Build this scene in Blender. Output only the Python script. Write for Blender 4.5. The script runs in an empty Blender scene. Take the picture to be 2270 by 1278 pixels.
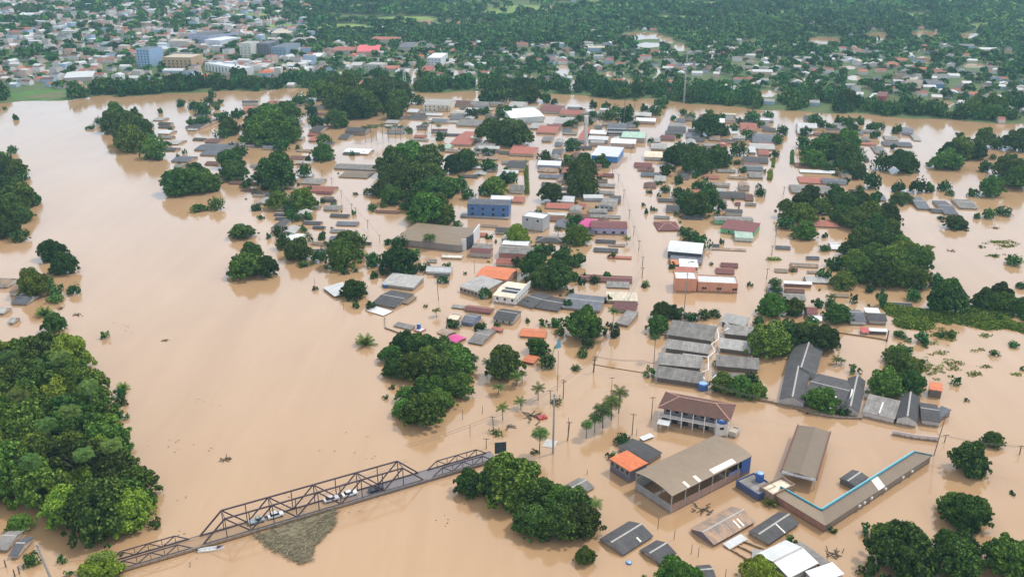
import bpy, bmesh, math, random
import numpy as np
from mathutils import Vector
random.seed(7); RNG = np.random.default_rng(7)
SC = bpy.context.scene
COL = SC.collection
R = math.radians
# ------------------------------------------------------------------ camera
CAM_H, FPX, PITCH = 150.0, 2000.0, R(22.0)
cam_data = bpy.data.cameras.new('camera'); cam = bpy.data.objects.new('camera', cam_data); COL.objects.link(cam)
cam.location = (0, 0, CAM_H); cam.rotation_euler = (R(90) - PITCH, 0, 0)
cam_data.sensor_width = 36; cam_data.lens = 36 * FPX / 2270; cam_data.clip_end = 30000; cam_data.clip_start = 1
SC.camera = cam
# ------------------------------------------------------------------ sky, sun, exposure
SUN_EL, SUN_ROT = R(56), R(62)          # from the far right, high
w = bpy.data.worlds.new('World'); SC.world = w; w.use_nodes = True
nt = w.node_tree; N = nt.nodes; Lk = nt.links
bg = N['Background']; sky = N.new('ShaderNodeTexSky'); sky.sky_type = 'NISHITA'; sky.sun_disc = False
sky.sun_elevation = SUN_EL; sky.sun_rotation = SUN_ROT; sky.air_density = 1.0; sky.dust_density = 3.0; sky.altitude = 200
tc = N.new('ShaderNodeTexCoord'); nz = N.new('ShaderNodeTexNoise'); nz.inputs['Scale'].default_value = 2.2; nz.inputs['Detail'].default_value = 6
mp = N.new('ShaderNodeMapping'); mp.inputs['Scale'].default_value = (1, 1, 2.6)
rp = N.new('ShaderNodeValToRGB'); rp.color_ramp.elements[0].position = .30; rp.color_ramp.elements[1].position = .56
mx = N.new('ShaderNodeMix'); mx.data_type = 'RGBA'
rp2 = N.new('ShaderNodeMapRange'); rp2.inputs['To Min'].default_value = .88; rp2.inputs['To Max'].default_value = 1.0
Lk.new(tc.outputs['Generated'], mp.inputs['Vector']); Lk.new(mp.outputs['Vector'], nz.inputs['Vector'])
Lk.new(nz.outputs['Fac'], rp.inputs['Fac']); Lk.new(rp.outputs['Color'], rp2.inputs['Value']); Lk.new(rp2.outputs['Result'], mx.inputs['Factor'])
Lk.new(sky.outputs['Color'], mx.inputs['A']); 
sx_ = N.new('ShaderNodeSeparateXYZ'); hr = N.new('ShaderNodeValToRGB')      # cloud layer: bluish white low down, brighter overhead
hr.color_ramp.elements[0].color = (.84, 1.18, 1.56, 1); hr.color_ramp.elements[0].position = 0.02; hr.color_ramp.elements[1].color = (1.0, .98, .96, 1); hr.color_ramp.elements[1].position = .6
hk = hr.color_ramp.elements.new(.30); hk.color = (1.18, 1.38, 1.66, 1); vs_ = N.new('ShaderNodeVectorMath'); vs_.operation = 'SCALE'; vs_.inputs['Scale'].default_value = 14.0
Lk.new(tc.outputs['Generated'], sx_.inputs[0]); Lk.new(sx_.outputs['Z'], hr.inputs['Fac']); Lk.new(hr.outputs['Color'], vs_.inputs[0]); Lk.new(vs_.outputs[0], mx.inputs['B'])
Lk.new(mx.outputs['Result'], bg.inputs['Color']); bg.inputs['Strength'].default_value = 0.080
sun_d = bpy.data.lights.new('sun', 'SUN'); sun = bpy.data.objects.new('sun', sun_d); COL.objects.link(sun)
sun_d.energy = 3.2; sun_d.angle = R(5); sun_d.color = (1, .96, .9)
sd = Vector((math.sin(SUN_ROT) * math.cos(SUN_EL), math.cos(SUN_ROT) * math.cos(SUN_EL), math.sin(SUN_EL)))
sun.rotation_euler = sd.to_track_quat('Z', 'Y').to_euler(); sun.location = sd * 500
SC.view_settings.view_transform = 'Standard'; SC.view_settings.look = 'None'; SC.view_settings.gamma = 1
SC.view_settings.exposure = -0.13
SC.cycles.max_bounces = 5; SC.cycles.diffuse_bounces = 2; SC.cycles.glossy_bounces = 2; SC.cycles.volume_bounces = 0
SC.cycles.transparent_max_bounces = 4; SC.cycles.caustics_reflective = False; SC.cycles.caustics_refractive = False

HAZE_D = 0.00012
# ------------------------------------------------------------------ photo point -> ground point
ORG = {1:(0,0),2:(560,0),3:(1120,0),4:(1670,0),5:(0,300),6:(560,300),7:(1120,300),8:(1670,300),9:(0,600),10:(560,600),
       11:(1120,600),12:(1670,600),13:(0,938),14:(560,938),15:(1120,938),16:(1670,938),0:(0,0),
       20:(1000,560),21:(1080,740),22:(1420,850)}
SCL = {0:1.0, 20:6.39, 21:4.732, 22:7.986}
sp, cp = math.sin(PITCH), math.cos(PITCH)
def pxy(c, X, Y):
    o = ORG[c]; s = SCL.get(c, 3.758); return o[0] + X / s, o[1] + Y / s
def depth(py, z=0.0):
    return (CAM_H - z) / (sp + (py - 639) / FPX * cp)
def G(px, py, z=0.0):
    u = (px - 1135) / FPX; v = (py - 639) / FPX; t = (CAM_H - z) / (sp + v * cp)
    return Vector((u * t, t * (cp - v * sp), z))
def Q(c, X, Y, z=0.0):
    return G(*pxy(c, X, Y), z)
def proj(p):
    x, y, z = p[0], p[1], p[2] - CAM_H
    d = y * cp - z * sp; up = y * sp + z * cp
    return 1135 + FPX * x / d, 639 - FPX * up / d
def mpp(py):            # metres per photo pixel across, at water level
    return depth(py) / FPX
def vpp(py):            # metres per photo pixel upwards
    v = (py - 639) / FPX
    return depth(py) / FPX / (cp - v * sp)

# ------------------------------------------------------------------ naming helpers
def tag(o, label=None, cat=None, group=None, kind=None):
    if label: o['label'] = label
    if cat: o['category'] = cat
    if group: o['group'] = group
    if kind: o['kind'] = kind
    return o
def empty(name, loc, rz=0.0):
    o = bpy.data.objects.new(name, None); COL.objects.link(o); o.location = loc; o.rotation_euler = (0, 0, rz)
    o.empty_display_size = 1; return o
ORDN = ['', 'first','second','third','fourth','fifth','sixth','seventh','eighth','ninth','tenth','eleventh','twelfth','thirteenth',
        'fourteenth','fifteenth','sixteenth','seventeenth','eighteenth','nineteenth','twentieth']
def ordn(i, n):
    if n == 2: return ['leftmost', 'rightmost'][i - 1]
    if i == 1: return 'leftmost'
    if i == n: return 'rightmost'
    if i <= 20: return ORDN[i] + ' from left'
    t = {2:'twenty', 3:'thirty', 4:'forty', 5:'fifty', 6:'sixty', 7:'seventy', 8:'eighty', 9:'ninety'}[min(i // 10, 9)]
    te = {2:'twentieth', 3:'thirtieth', 4:'fortieth', 5:'fiftieth', 6:'sixtieth', 7:'seventieth', 8:'eightieth', 9:'ninetieth'}[min(i // 10, 9)]
    return (te if i % 10 == 0 else t + '-' + ORDN[i % 10]) + ' from left'
PENDING = []            # (object, descr, place) waiting for a label that singles it out
def later(o, descr, place): PENDING.append((o, descr, place))
def settle_labels():
    b = {}
    for o, d, p in PENDING: b.setdefault((d, p), []).append(o)
    for (d, p), L in b.items():
        L.sort(key=lambda o: proj(o.location)[0])
        for i, o in enumerate(L):
            o['label'] = f'{d} {p}' if len(L) == 1 else f'{d}, {ordn(i + 1, len(L))} {p}'

# ------------------------------------------------------------------ mesh builder
class MB:
    def __init__(s): s.v = []; s.f = []
    def add(s, vs, fs):
        n = len(s.v); s.v += [tuple(q) for q in vs]; s.f += [tuple(i + n for i in f) for f in fs]; return s
    def box(s, x0, x1, y0, y1, z0, z1):
        return s.add([(x0,y0,z0),(x1,y0,z0),(x1,y1,z0),(x0,y1,z0),(x0,y0,z1),(x1,y0,z1),(x1,y1,z1),(x0,y1,z1)],
                     [(0,3,2,1),(4,5,6,7),(0,1,5,4),(1,2,6,5),(2,3,7,6),(3,0,4,7)])
    def bar(s, a, b, wd, ht=None):
        a = Vector(a); b = Vector(b); ht = ht or wd; d = (b - a).normalized()
        side = d.cross(Vector((0,0,1))); side = Vector((1,0,0)) if side.length < 1e-3 else side.normalized()
        up = side.cross(d); vs = []
        for p in (a, b):
            for i, j in ((-1,-1),(1,-1),(1,1),(-1,1)): vs.append(p + side * i * wd / 2 + up * j * ht / 2)
        return s.add(vs, [(3,2,1,0),(4,5,6,7),(0,1,5,4),(1,2,6,5),(2,3,7,6),(3,0,4,7)])
    def tube(s, pts, rad, n=6):
        pts = [Vector(p) for p in pts]; k = len(pts)
        rad = rad if isinstance(rad, (list, tuple)) else [rad] * k; vs = []
        for i, p in enumerate(pts):
            d = (pts[min(i+1,k-1)] - pts[max(i-1,0)]).normalized(); sd_ = d.cross(Vector((.13,.29,.95)))
            sd_ = Vector((1,0,0)) if sd_.length < 1e-3 else sd_.normalized(); up = sd_.cross(d)
            for j in range(n):
                a = 2 * math.pi * j / n; vs.append(p + (sd_ * math.cos(a) + up * math.sin(a)) * rad[i])
        fs = [(i*n+j, i*n+(j+1)%n, (i+1)*n+(j+1)%n, (i+1)*n+j) for i in range(k-1) for j in range(n)]
        fs += [tuple(range(n-1,-1,-1)), tuple((k-1)*n+j for j in range(n))]
        return s.add(vs, fs)
    def prism(s, poly, z0, z1):                                # poly of (x,y)
        n = len(poly)
        return s.add([(p[0],p[1],z0) for p in poly] + [(p[0],p[1],z1) for p in poly],
                     [tuple(range(n-1,-1,-1)), tuple(range(n,2*n))] + [(i,(i+1)%n,n+(i+1)%n,n+i) for i in range(n)])
    def extrude_x(s, prof, x0, x1):                            # prof of (y,z)
        n = len(prof)
        return s.add([(x0,p[0],p[1]) for p in prof] + [(x1,p[0],p[1]) for p in prof],
                     [tuple(range(n-1,-1,-1)), tuple(range(n,2*n))] + [(i,(i+1)%n,n+(i+1)%n,n+i) for i in range(n)])
    def build(s, name, mat, parent=None, smooth=False):
        me = bpy.data.meshes.new(name); me.from_pydata(s.v, [], s.f)
        bm = bmesh.new(); bm.from_mesh(me); bmesh.ops.recalc_face_normals(bm, faces=bm.faces); bm.to_mesh(me); bm.free()
        if smooth: me.shade_smooth()
        me.materials.append(mat); o = bpy.data.objects.new(name, me); COL.objects.link(o)
        if parent: o.parent = parent
        return o

# ------------------------------------------------------------------ materials
MATS = {}
def newmat(name):
    m = bpy.data.materials.new(name); m.use_nodes = True; nt = m.node_tree; return m, nt.nodes, nt.links, nt.nodes['Principled BSDF']
def nod(N, t, **kw):
    n = N.new('ShaderNode' + t)
    for k, v in kw.items():
        if k in n.inputs: n.inputs[k].default_value = v
        else: setattr(n, k, v)
    return n
def mixc(N, Lk, fac, a, b, mode='MIX'):
    m = nod(N, 'Mix', data_type='RGBA', blend_type=mode)
    for sck, val in (('Factor', fac), ('A', a), ('B', b)):
        if hasattr(val, 'links') or hasattr(val, 'node'): Lk.new(val, m.inputs[sck])
        else: m.inputs[sck].default_value = val if sck == 'Factor' else (*val[:3], 1)
    return m.outputs['Result']
def sheet_roof(key, col, stain, amt=.5, rough=.8, tile=False, metal=0.0, rib=1.1, soft=1.0):
    """sheets or tiles laid down the slope, with weather stains and lichen of their own"""
    m, N, Lk, B = newmat('roof_' + key); tc = nod(N, 'TexCoord'); oi = nod(N, 'ObjectInfo')
    br = nod(N, 'TexBrick', Scale=1.0); br.offset = 0.5 if tile else 0.0
    br.inputs['Brick Width'].default_value = .9 if tile else rib; br.inputs['Row Height'].default_value = .45 if tile else 2.3
    br.inputs['Mortar Size'].default_value = .05; br.inputs['Bias'].default_value = 0
    k = .78 if tile else 1 - .14 * soft
    br.inputs['Color1'].default_value = (*[c * (1 + .12 * soft) for c in col], 1); br.inputs['Color2'].default_value = (*[c * k for c in col], 1)
    br.inputs['Mortar'].default_value = (*[c * (1 - .28 * soft) for c in col], 1)
    Lk.new(tc.outputs['Object'], br.inputs['Vector'])
    va = nod(N, 'VectorMath', operation='ADD'); Lk.new(tc.outputs['Object'], va.inputs[0])
    vm = nod(N, 'VectorMath', operation='SCALE'); Lk.new(oi.outputs['Location'], vm.inputs[0]); vm.inputs['Scale'].default_value = 1.7
    Lk.new(vm.outputs[0], va.inputs[1])
    mpn = nod(N, 'Mapping'); mpn.inputs['Scale'].default_value = (1, .4, .4); Lk.new(va.outputs[0], mpn.inputs['Vector'])
    n1 = nod(N, 'TexNoise', Scale=.55, Detail=7.0, Roughness=.68); Lk.new(mpn.outputs[0], n1.inputs['Vector'])
    r1 = nod(N, 'ValToRGB'); r1.color_ramp.elements[0].position = .42; r1.color_ramp.elements[1].position = .68; Lk.new(n1.outputs['Fac'], r1.inputs['Fac'])
    f = nod(N, 'Math', operation='MULTIPLY'); Lk.new(r1.outputs['Color'], f.inputs[0]); f.inputs[1].default_value = amt
    c1 = mixc(N, Lk, f.outputs[0], br.outputs['Color'], stain)
    n2 = nod(N, 'TexNoise', Scale=2.8, Detail=5.0, Roughness=.7); Lk.new(va.outputs[0], n2.inputs['Vector'])
    r2 = nod(N, 'MapRange'); r2.inputs['From Min'].default_value = .3; r2.inputs['From Max'].default_value = .75
    r2.inputs['To Min'].default_value = 1 - .26 * soft; r2.inputs['To Max'].default_value = 1 + .22 * soft; Lk.new(n2.outputs['Fac'], r2.inputs['Value'])
    hs = nod(N, 'HueSaturation'); Lk.new(c1, hs.inputs['Color']); Lk.new(r2.outputs[0], hs.inputs['Value'])
    hs2 = nod(N, 'HueSaturation'); Lk.new(hs.outputs['Color'], hs2.inputs['Color'])
    r3 = nod(N, 'MapRange'); Lk.new(oi.outputs['Random'], r3.inputs['Value']); r3.inputs['To Min'].default_value = .78; r3.inputs['To Max'].default_value = 1.22
    Lk.new(r3.outputs[0], hs2.inputs['Value']); Lk.new(hs2.outputs['Color'], B.inputs['Base Color'])
    wv = nod(N, 'TexWave', Scale=.9 if not tile else 1.4, bands_direction='X'); Lk.new(tc.outputs['Object'], wv.inputs['Vector'])
    bp = nod(N, 'Bump', Strength=.35, Distance=.06); Lk.new(wv.outputs['Fac'], bp.inputs['Height']); Lk.new(bp.outputs[0], B.inputs['Normal'])
    B.inputs['Roughness'].default_value = rough; B.inputs['Metallic'].default_value = metal
    return m
ROOF = {
 'fib': sheet_roof('fibre_cement', (.25,.235,.225), (.10,.092,.085), .75),
 'dk':  sheet_roof('dark_fibre_cement', (.058,.056,.063), (.13,.12,.108), .32),
 'blu': sheet_roof('blue_grey_sheet', (.13,.138,.165), (.065,.065,.075), .55),
 'pal': sheet_roof('pale_grey_sheet', (.42,.41,.40), (.25,.24,.22), .5),
 'wht': sheet_roof('white_metal', (.62,.635,.655), (.46,.44,.41), .35, rough=.45, soft=.5),
 'tan': sheet_roof('tan_metal', (.210,.155,.105), (.165,.120,.08), .4, rough=.55, soft=.35),
 'tile': sheet_roof('brown_tile', (.17,.075,.055), (.08,.052,.046), .6, tile=True),
 'red': sheet_roof('red_tile', (.40,.13,.095), (.22,.10,.075), .5, tile=True),
 'dkr': sheet_roof('dark_red_tile', (.19,.062,.064), (.11,.055,.05), .5, tile=True),
 'org': sheet_roof('orange_tile', (.62,.19,.085), (.40,.13,.07), .5, tile=True),
 'brt': sheet_roof('bright_orange_tile', (.74,.205,.08), (.55,.16,.07), .4, tile=True),
 'rst': sheet_roof('rusty_sheet', (.20,.165,.145), (.46,.27,.15), .85),
 'pnk': sheet_roof('pink_red_sheet', (.62,.12,.14), (.42,.11,.11), .4),
 'mag': sheet_roof('magenta_sheet', (.55,.07,.25), (.3,.08,.15), .5),
 'grn': sheet_roof('green_white_sheet', (.38,.58,.47), (.7,.72,.68), .5),
 'crm': sheet_roof('cream_slab', (.66,.58,.46), (.45,.38,.29), .5),
}
RWORD = {'fib':'weathered grey','dk':'dark grey','blu':'blue-grey','pal':'pale grey','wht':'white','tan':'tan','tile':'brown tiled','red':'red tiled',
         'dkr':'dark red','org':'orange tiled','brt':'bright orange','rst':'rusty','pnk':'pink-red','mag':'magenta','grn':'pale green','crm':'cream'}
def wall_mat(col, brick=False, key=None):
    k = ('wall', tuple(col), brick)
    if k in MATS: return MATS[k]
    m, N, Lk, B = newmat('wall_paint'); tc = nod(N, 'TexCoord')
    if brick:
        br = nod(N, 'TexBrick', Scale=1.0); br.inputs['Brick Width'].default_value = .5; br.inputs['Row Height'].default_value = .22; br.inputs['Mortar Size'].default_value = .02
        br.inputs['Color1'].default_value = (*col, 1); br.inputs['Color2'].default_value = (*[c * .7 for c in col], 1); br.inputs['Mortar'].default_value = (.3,.27,.23,1)
        mpn = nod(N, 'Mapping'); mpn.inputs['Rotation'].default_value = (R(90), 0, R(20)); Lk.new(tc.outputs['Object'], mpn.inputs['Vector']); Lk.new(mpn.outputs[0], br.inputs['Vector'])
        base = br.outputs['Color']
    else: base = col
    mpn = nod(N, 'Mapping'); mpn.inputs['Scale'].default_value = (1, 1, .3); Lk.new(tc.outputs['Object'], mpn.inputs['Vector'])
    n = nod(N, 'TexNoise', Scale=.8, Detail=6.0, Roughness=.7); Lk.new(mpn.outputs[0], n.inputs['Vector'])
    r = nod(N, 'ValToRGB'); r.color_ramp.elements[0].position = .45; r.color_ramp.elements[1].position = .78; Lk.new(n.outputs['Fac'], r.inputs['Fac'])
    f = nod(N, 'Math', operation='MULTIPLY'); Lk.new(r.outputs['Color'], f.inputs[0]); f.inputs[1].default_value = .55
    sz = nod(N, 'SeparateXYZ'); Lk.new(tc.outputs['Object'], sz.inputs[0]); mz = nod(N, 'MapRange'); Lk.new(n.outputs['Fac'], mz.inputs['Value']); mz.inputs['To Min'].default_value = -.35; mz.inputs['To Max'].default_value = 1.35
    lt = nod(N, 'Math', operation='SUBTRACT'); Lk.new(mz.outputs[0], lt.inputs[0]); Lk.new(sz.outputs['Z'], lt.inputs[1]); sm = nod(N, 'MapRange'); Lk.new(lt.outputs[0], sm.inputs['Value']); sm.inputs['From Min'].default_value = -.15; sm.inputs['From Max'].default_value = .15; sm.inputs['To Max'].default_value = .8
    Lk.new(mixc(N, Lk, sm.outputs[0], mixc(N, Lk, f.outputs[0], base, (col[0]*.5, col[1]*.46, col[2]*.42)), (.17,.11,.065)), B.inputs['Base Color'])      # silt left on the wall above the water; B.inputs['Roughness'].default_value = .9
    MATS[k] = m; return m
def plain(name, col, rough=.6, metal=0.0, var=.25, scale=1.5):
    k = ('plain', name)
    if k in MATS: return MATS[k]
    m, N, Lk, B = newmat(name); tc = nod(N, 'TexCoord'); n = nod(N, 'TexNoise', Scale=scale, Detail=5.0, Roughness=.65); Lk.new(tc.outputs['Object'], n.inputs['Vector'])
    r = nod(N, 'MapRange'); Lk.new(n.outputs['Fac'], r.inputs['Value']); r.inputs['From Min'].default_value = .3; r.inputs['From Max'].default_value = .7
    r.inputs['To Min'].default_value = 1 - var; r.inputs['To Max'].default_value = 1 + var
    h = nod(N, 'HueSaturation', Color=(*col, 1)); Lk.new(r.outputs[0], h.inputs['Value']); Lk.new(h.outputs['Color'], B.inputs['Base Color'])
    B.inputs['Roughness'].default_value = rough; B.inputs['Metallic'].default_value = metal; MATS[k] = m; return m
GLASS = plain('window_glass', (.02,.022,.028), .25)
RIDGE = plain('ridge_cement', (.40,.38,.36), .85); RIDGE_T = plain('ridge_tile', (.42,.23,.18), .85)
WHITE = plain('white_paint', (.76,.75,.73), .5, var=.1); STEEL = plain('bridge_steel', (.065,.045,.062), .6, scale=.6, var=.35)
CONC = plain('concrete', (.33,.31,.29), .9); WOOD = plain('pole_wood', (.115,.085,.065), .9); BLUE = plain('tank_blue', (.035,.11,.33), .45)
BARK = plain('bark', (.12,.095,.07), .95); WIRE = plain('cable', (.10,.085,.08), .7); TEAL = plain('teal_gutter', (.02,.17,.24), .5)
DARK = plain('dark_metal', (.022,.028,.035), .5); ASPH = plain('wet_deck_asphalt', (.20,.172,.165), .45, scale=.25, var=.35)
def foliage(name, cols, tint=False):
    m, N, Lk, B = newmat(name); oi = nod(N, 'ObjectInfo'); ge = nod(N, 'NewGeometry')
    r1 = nod(N, 'ValToRGB'); e = r1.color_ramp.elements; e[0].position = 0; e[0].color = (*cols[0], 1); e[1].position = 1; e[1].color = (*cols[2], 1)
    k = e.new(.55); k.color = (*cols[1], 1); Lk.new(ge.outputs['Random Per Island'], r1.inputs['Fac'])
    h = nod(N, 'HueSaturation'); Lk.new(r1.outputs['Color'], h.inputs['Color'])
    if tint:
        at = nod(N, 'Attribute', attribute_name='tint'); src = at.outputs['Fac']
    else: src = oi.outputs['Random']
    mm = nod(N, 'Math', operation='FRACT'); m2 = nod(N, 'Math', operation='MULTIPLY'); Lk.new(src, m2.inputs[0]); m2.inputs[1].default_value = 7.31; Lk.new(m2.outputs[0], mm.inputs[0])
    a = nod(N, 'MapRange'); Lk.new(mm.outputs[0] if tint else src, a.inputs['Value']); a.inputs['To Min'].default_value = .465; a.inputs['To Max'].default_value = .525; Lk.new(a.outputs[0], h.inputs['Hue'])
    b = nod(N, 'MapRange'); Lk.new(src if tint else mm.outputs[0], b.inputs['Value']); b.inputs['To Min'].default_value = .62; b.inputs['To Max'].default_value = 1.5; Lk.new(b.outputs[0], h.inputs['Value'])
    Lk.new(h.outputs['Color'], B.inputs['Base Color']); B.inputs['Roughness'].default_value = .7
    B.inputs['Specular IOR Level'].default_value = .1
    return m
LEAF = {'d': foliage('dark_leaves', ((.010,.028,.006),(.033,.074,.013),(.12,.19,.032))),
        'm': foliage('mid_leaves', ((.016,.045,.006),(.058,.125,.016),(.165,.25,.038))),
        'l': foliage('light_leaves', ((.05,.10,.010),(.135,.21,.02),(.25,.33,.045))),
        'p': foliage('palm_leaves', ((.022,.058,.012),(.06,.11,.022),(.13,.18,.04))),
        'far': foliage('far_leaves', ((.009,.040,.009),(.028,.092,.020),(.095,.20,.04)), tint=True)}

# ================================================================== THE SETTING: flood water, far bank, hills
def water_material():
    m, N, Lk, B = newmat('muddy_flood_water'); tc = nod(N, 'TexCoord')
    mpn = nod(N, 'Mapping'); mpn.inputs['Scale'].default_value = (.010, .006, 1); mpn.inputs['Rotation'].default_value = (0, 0, R(-12)); Lk.new(tc.outputs['Object'], mpn.inputs['Vector'])
    n = nod(N, 'TexNoise', Scale=1.0, Detail=8.0, Roughness=.6, Distortion=1.2); Lk.new(mpn.outputs[0], n.inputs['Vector'])
    m4 = nod(N, 'Mapping'); m4.inputs['Scale'].default_value = (.06, .008, 1); m4.inputs['Rotation'].default_value = (0, 0, R(-24)); Lk.new(tc.outputs['Object'], m4.inputs['Vector']); n4 = nod(N, 'TexNoise', Scale=1.0, Detail=6.0, Roughness=.65, Distortion=.6); Lk.new(m4.outputs[0], n4.inputs['Vector'])
    av = nod(N, 'Mix', data_type='FLOAT'); av.inputs['Factor'].default_value = .45; Lk.new(n.outputs['Fac'], av.inputs['A']); Lk.new(n4.outputs['Fac'], av.inputs['B'])
    r = nod(N, 'ValToRGB'); e = r.color_ramp.elements; e[0].position = .36; e[0].color = (.39,.24,.128,1); e[1].position = .64; e[1].color = (.465,.298,.172,1)
    Lk.new(av.outputs['Result'], r.inputs['Fac']); Lk.new(r.outputs['Color'], B.inputs['Base Color'])
    m3 = nod(N, 'Mapping'); m3.inputs['Scale'].default_value = (.02, .012, 1); Lk.new(tc.outputs['Object'], m3.inputs['Vector'])
    n3 = nod(N, 'TexNoise', Scale=1.0, Detail=4.0); Lk.new(m3.outputs[0], n3.inputs['Vector'])
    rr = nod(N, 'MapRange'); Lk.new(n3.outputs['Fac'], rr.inputs['Value']); rr.inputs['From Min'].default_value = .3; rr.inputs['From Max'].default_value = .7; rr.inputs['To Min'].default_value = .03; rr.inputs['To Max'].default_value = .20; Lk.new(rr.outputs[0], B.inputs['Roughness'])
    B.inputs['IOR'].default_value = 1.85
    m2 = nod(N, 'Mapping'); m2.inputs['Scale'].default_value = (.35, .22, 1); m2.inputs['Rotation'].default_value = (0, 0, R(20)); Lk.new(tc.outputs['Object'], m2.inputs['Vector'])
    n2 = nod(N, 'TexNoise', Scale=1.0, Detail=5.0, Roughness=.6, Distortion=.8); Lk.new(m2.outputs[0], n2.inputs['Vector'])
    bs = nod(N, 'MapRange'); Lk.new(n.outputs['Fac'], bs.inputs['Value']); bs.inputs['From Min'].default_value = .3; bs.inputs['From Max'].default_value = .7; bs.inputs['To Min'].default_value = .03; bs.inputs['To Max'].default_value = .20
    bp = nod(N, 'Bump', Distance=.25); Lk.new(bs.outputs[0], bp.inputs['Strength']); Lk.new(n2.outputs['Fac'], bp.inputs['Height']); Lk.new(bp.outputs[0], B.inputs['Normal'])
    return m
WATER = water_material()
tag(MB().add([(-9000,-600,0),(9000,-600,0),(9000,9000,0),(-9000,9000,0)], [(0,1,2,3)]).build('flood_water', WATER), kind='structure')

SHORE_PX = [(-400,236),(20,228),(160,222),(215,213),(300,211),(470,204),(560,203),(620,196),(728,195),(800,203),(900,206),(1010,203),(1120,202),(1269,210),(1375,220),(1461,220),(1498,226),
            (1530,231),(1639,237),(1731,245),(1819,249),(1899,254),(2010,262),(2064,264),(2135,266),(2237,274),(2270,276),(2700,290)]
SH = np.array([G(*p)[:2] for p in SHORE_PX]); SH = SH[np.argsort(SH[:, 0])]
def shore(x): return np.interp(x, SH[:, 0], SH[:, 1]) + 4 * np.sin(np.asarray(x) * .11) + 3 * np.sin(np.asarray(x) * .043 + 1)
def ground_z(x, y):
    x = np.asarray(x, float); y = np.asarray(y, float); o = y - shore(x); d = np.hypot(x, y)
    z = np.where(o < 0, np.clip(o * .35, -4, 0), np.clip(o * .06, 0, .7))
    t = np.clip((d - 1480) / 900, 0, None)
    und = (np.sin(x * .0042 + 1.3) * np.cos(y * .0035 + x * .001) + .6 * np.sin(x * .0097 - y * .004))
    return z + np.where(d > 1480, 34 * t ** 1.35 + np.clip(t, 0, 1) * und * 9, 0)
def far_ground():
    xs = np.concatenate([np.linspace(-7000,-1300,24)[:-1], np.linspace(-1300,1500,240), np.linspace(1500,7000,24)[1:]])
    off = np.concatenate([[-14,-6,-2,0,4,10,20,40], np.linspace(70,2400,110), np.linspace(2500,6500,30)])
    Xg, Og = np.meshgrid(xs, off); Yg = shore(Xg) + Og; Zg = ground_z(Xg, Yg); nx, ny = len(xs), len(off)
    v = np.stack([Xg, Yg, Zg], -1).reshape(-1, 3); idx = np.arange(nx * ny).reshape(ny, nx)
    f = np.stack([idx[:-1,:-1], idx[:-1,1:], idx[1:,1:], idx[1:,:-1]], -1).reshape(-1, 4)
    m, N, Lk, B = newmat('far_ground'); tc = nod(N, 'TexCoord')
    n = nod(N, 'TexNoise', Scale=.012, Detail=8.0, Roughness=.65); Lk.new(tc.outputs['Object'], n.inputs['Vector'])
    r = nod(N, 'ValToRGB'); e = r.color_ramp.elements; e[0].position = .32; e[0].color = (.03,.055,.02,1); e[1].position = .72; e[1].color = (.30,.21,.13,1)
    k = e.new(.46); k.color = (.08,.14,.035,1); k = e.new(.6); k.color = (.15,.17,.06,1)
    Lk.new(n.outputs['Fac'], r.inputs['Fac'])
    n2 = nod(N, 'TexNoise', Scale=.15, Detail=5.0); Lk.new(tc.outputs['Object'], n2.inputs['Vector'])
    Lk.new(mixc(N, Lk, n2.outputs['Fac'], r.outputs['Color'], (.045,.075,.025)), B.inputs['Base Color']); B.inputs['Roughness'].default_value = .95
    me = bpy.data.meshes.new('far_bank_terrain'); me.from_pydata(v.tolist(), [], f.tolist()); me.shade_smooth(); me.materials.append(m)
    o = bpy.data.objects.new('far_bank_terrain', me); COL.objects.link(o); tag(o, kind='structure')
far_ground()
def blob_sheet(name, pts, mat, dz):
    """irregular sheet lying on the far ground; pts in photo pixels"""
    w_ = [G(*p, .7) for p in pts]; c = sum(w_, Vector()) / len(w_); P_ = []
    for i in range(len(w_)):
        a, b = w_[i], w_[(i + 1) % len(w_)]
        for k in range(4):
            q = a.lerp(b, k / 4); q = c + (q - c) * (1 + random.uniform(-.12, .12)); P_.append((q.x, q.y, float(ground_z(q.x, q.y)) + dz))
    o = MB().add(P_, [tuple(range(len(P_)))]).build(name, mat); return tag(o, kind='structure')
def ell(cx, cy, rx, ry, n=7): return [(cx + rx * math.cos(2*math.pi*i/n), cy + ry * math.sin(2*math.pi*i/n)) for i in range(n)]
POOLS = [(1248,156,17,13),(1425,80,52,9),(1479,90,18,8),(1439,100,32,6),(1508,105,16,9),(1386,180,20,7),(1827,90,38,8),(1944,81,29,9),(2050,76,34,6),(2149,80,24,6),
         (2048,133,22,8),(2157,146,27,5),(1893,173,16,6),(2090,232,26,9),(1012,162,12,8),(1052,181,18,8),(810,192,20,7),(1062,201,20,5),(1660,95,22,4),(1352,165,14,6),(1700,208,25,8),(1268,188,9,14),(1180,170,12,4),(1880,150,20,4)]
for p in POOLS: blob_sheet('flood_pool', ell(*p), WATER, .04)
MEAD = plain('meadow_grass', (.16,.23,.05), .95, var=.4, scale=.05); GREENF = plain('river_meadow_grass', (.06,.15,.025), .95, var=.35, scale=.08)
DIRT = plain('bare_bank_earth', (.30,.21,.13), .95, var=.3, scale=.15)
blob_sheet('river_meadow', [(20,226),(160,220),(164,205),(120,196),(20,207)], GREENF, .08)
blob_sheet('earth_slope', [(160,217),(198,212),(196,190),(165,192)], DIRT, .10)
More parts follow.
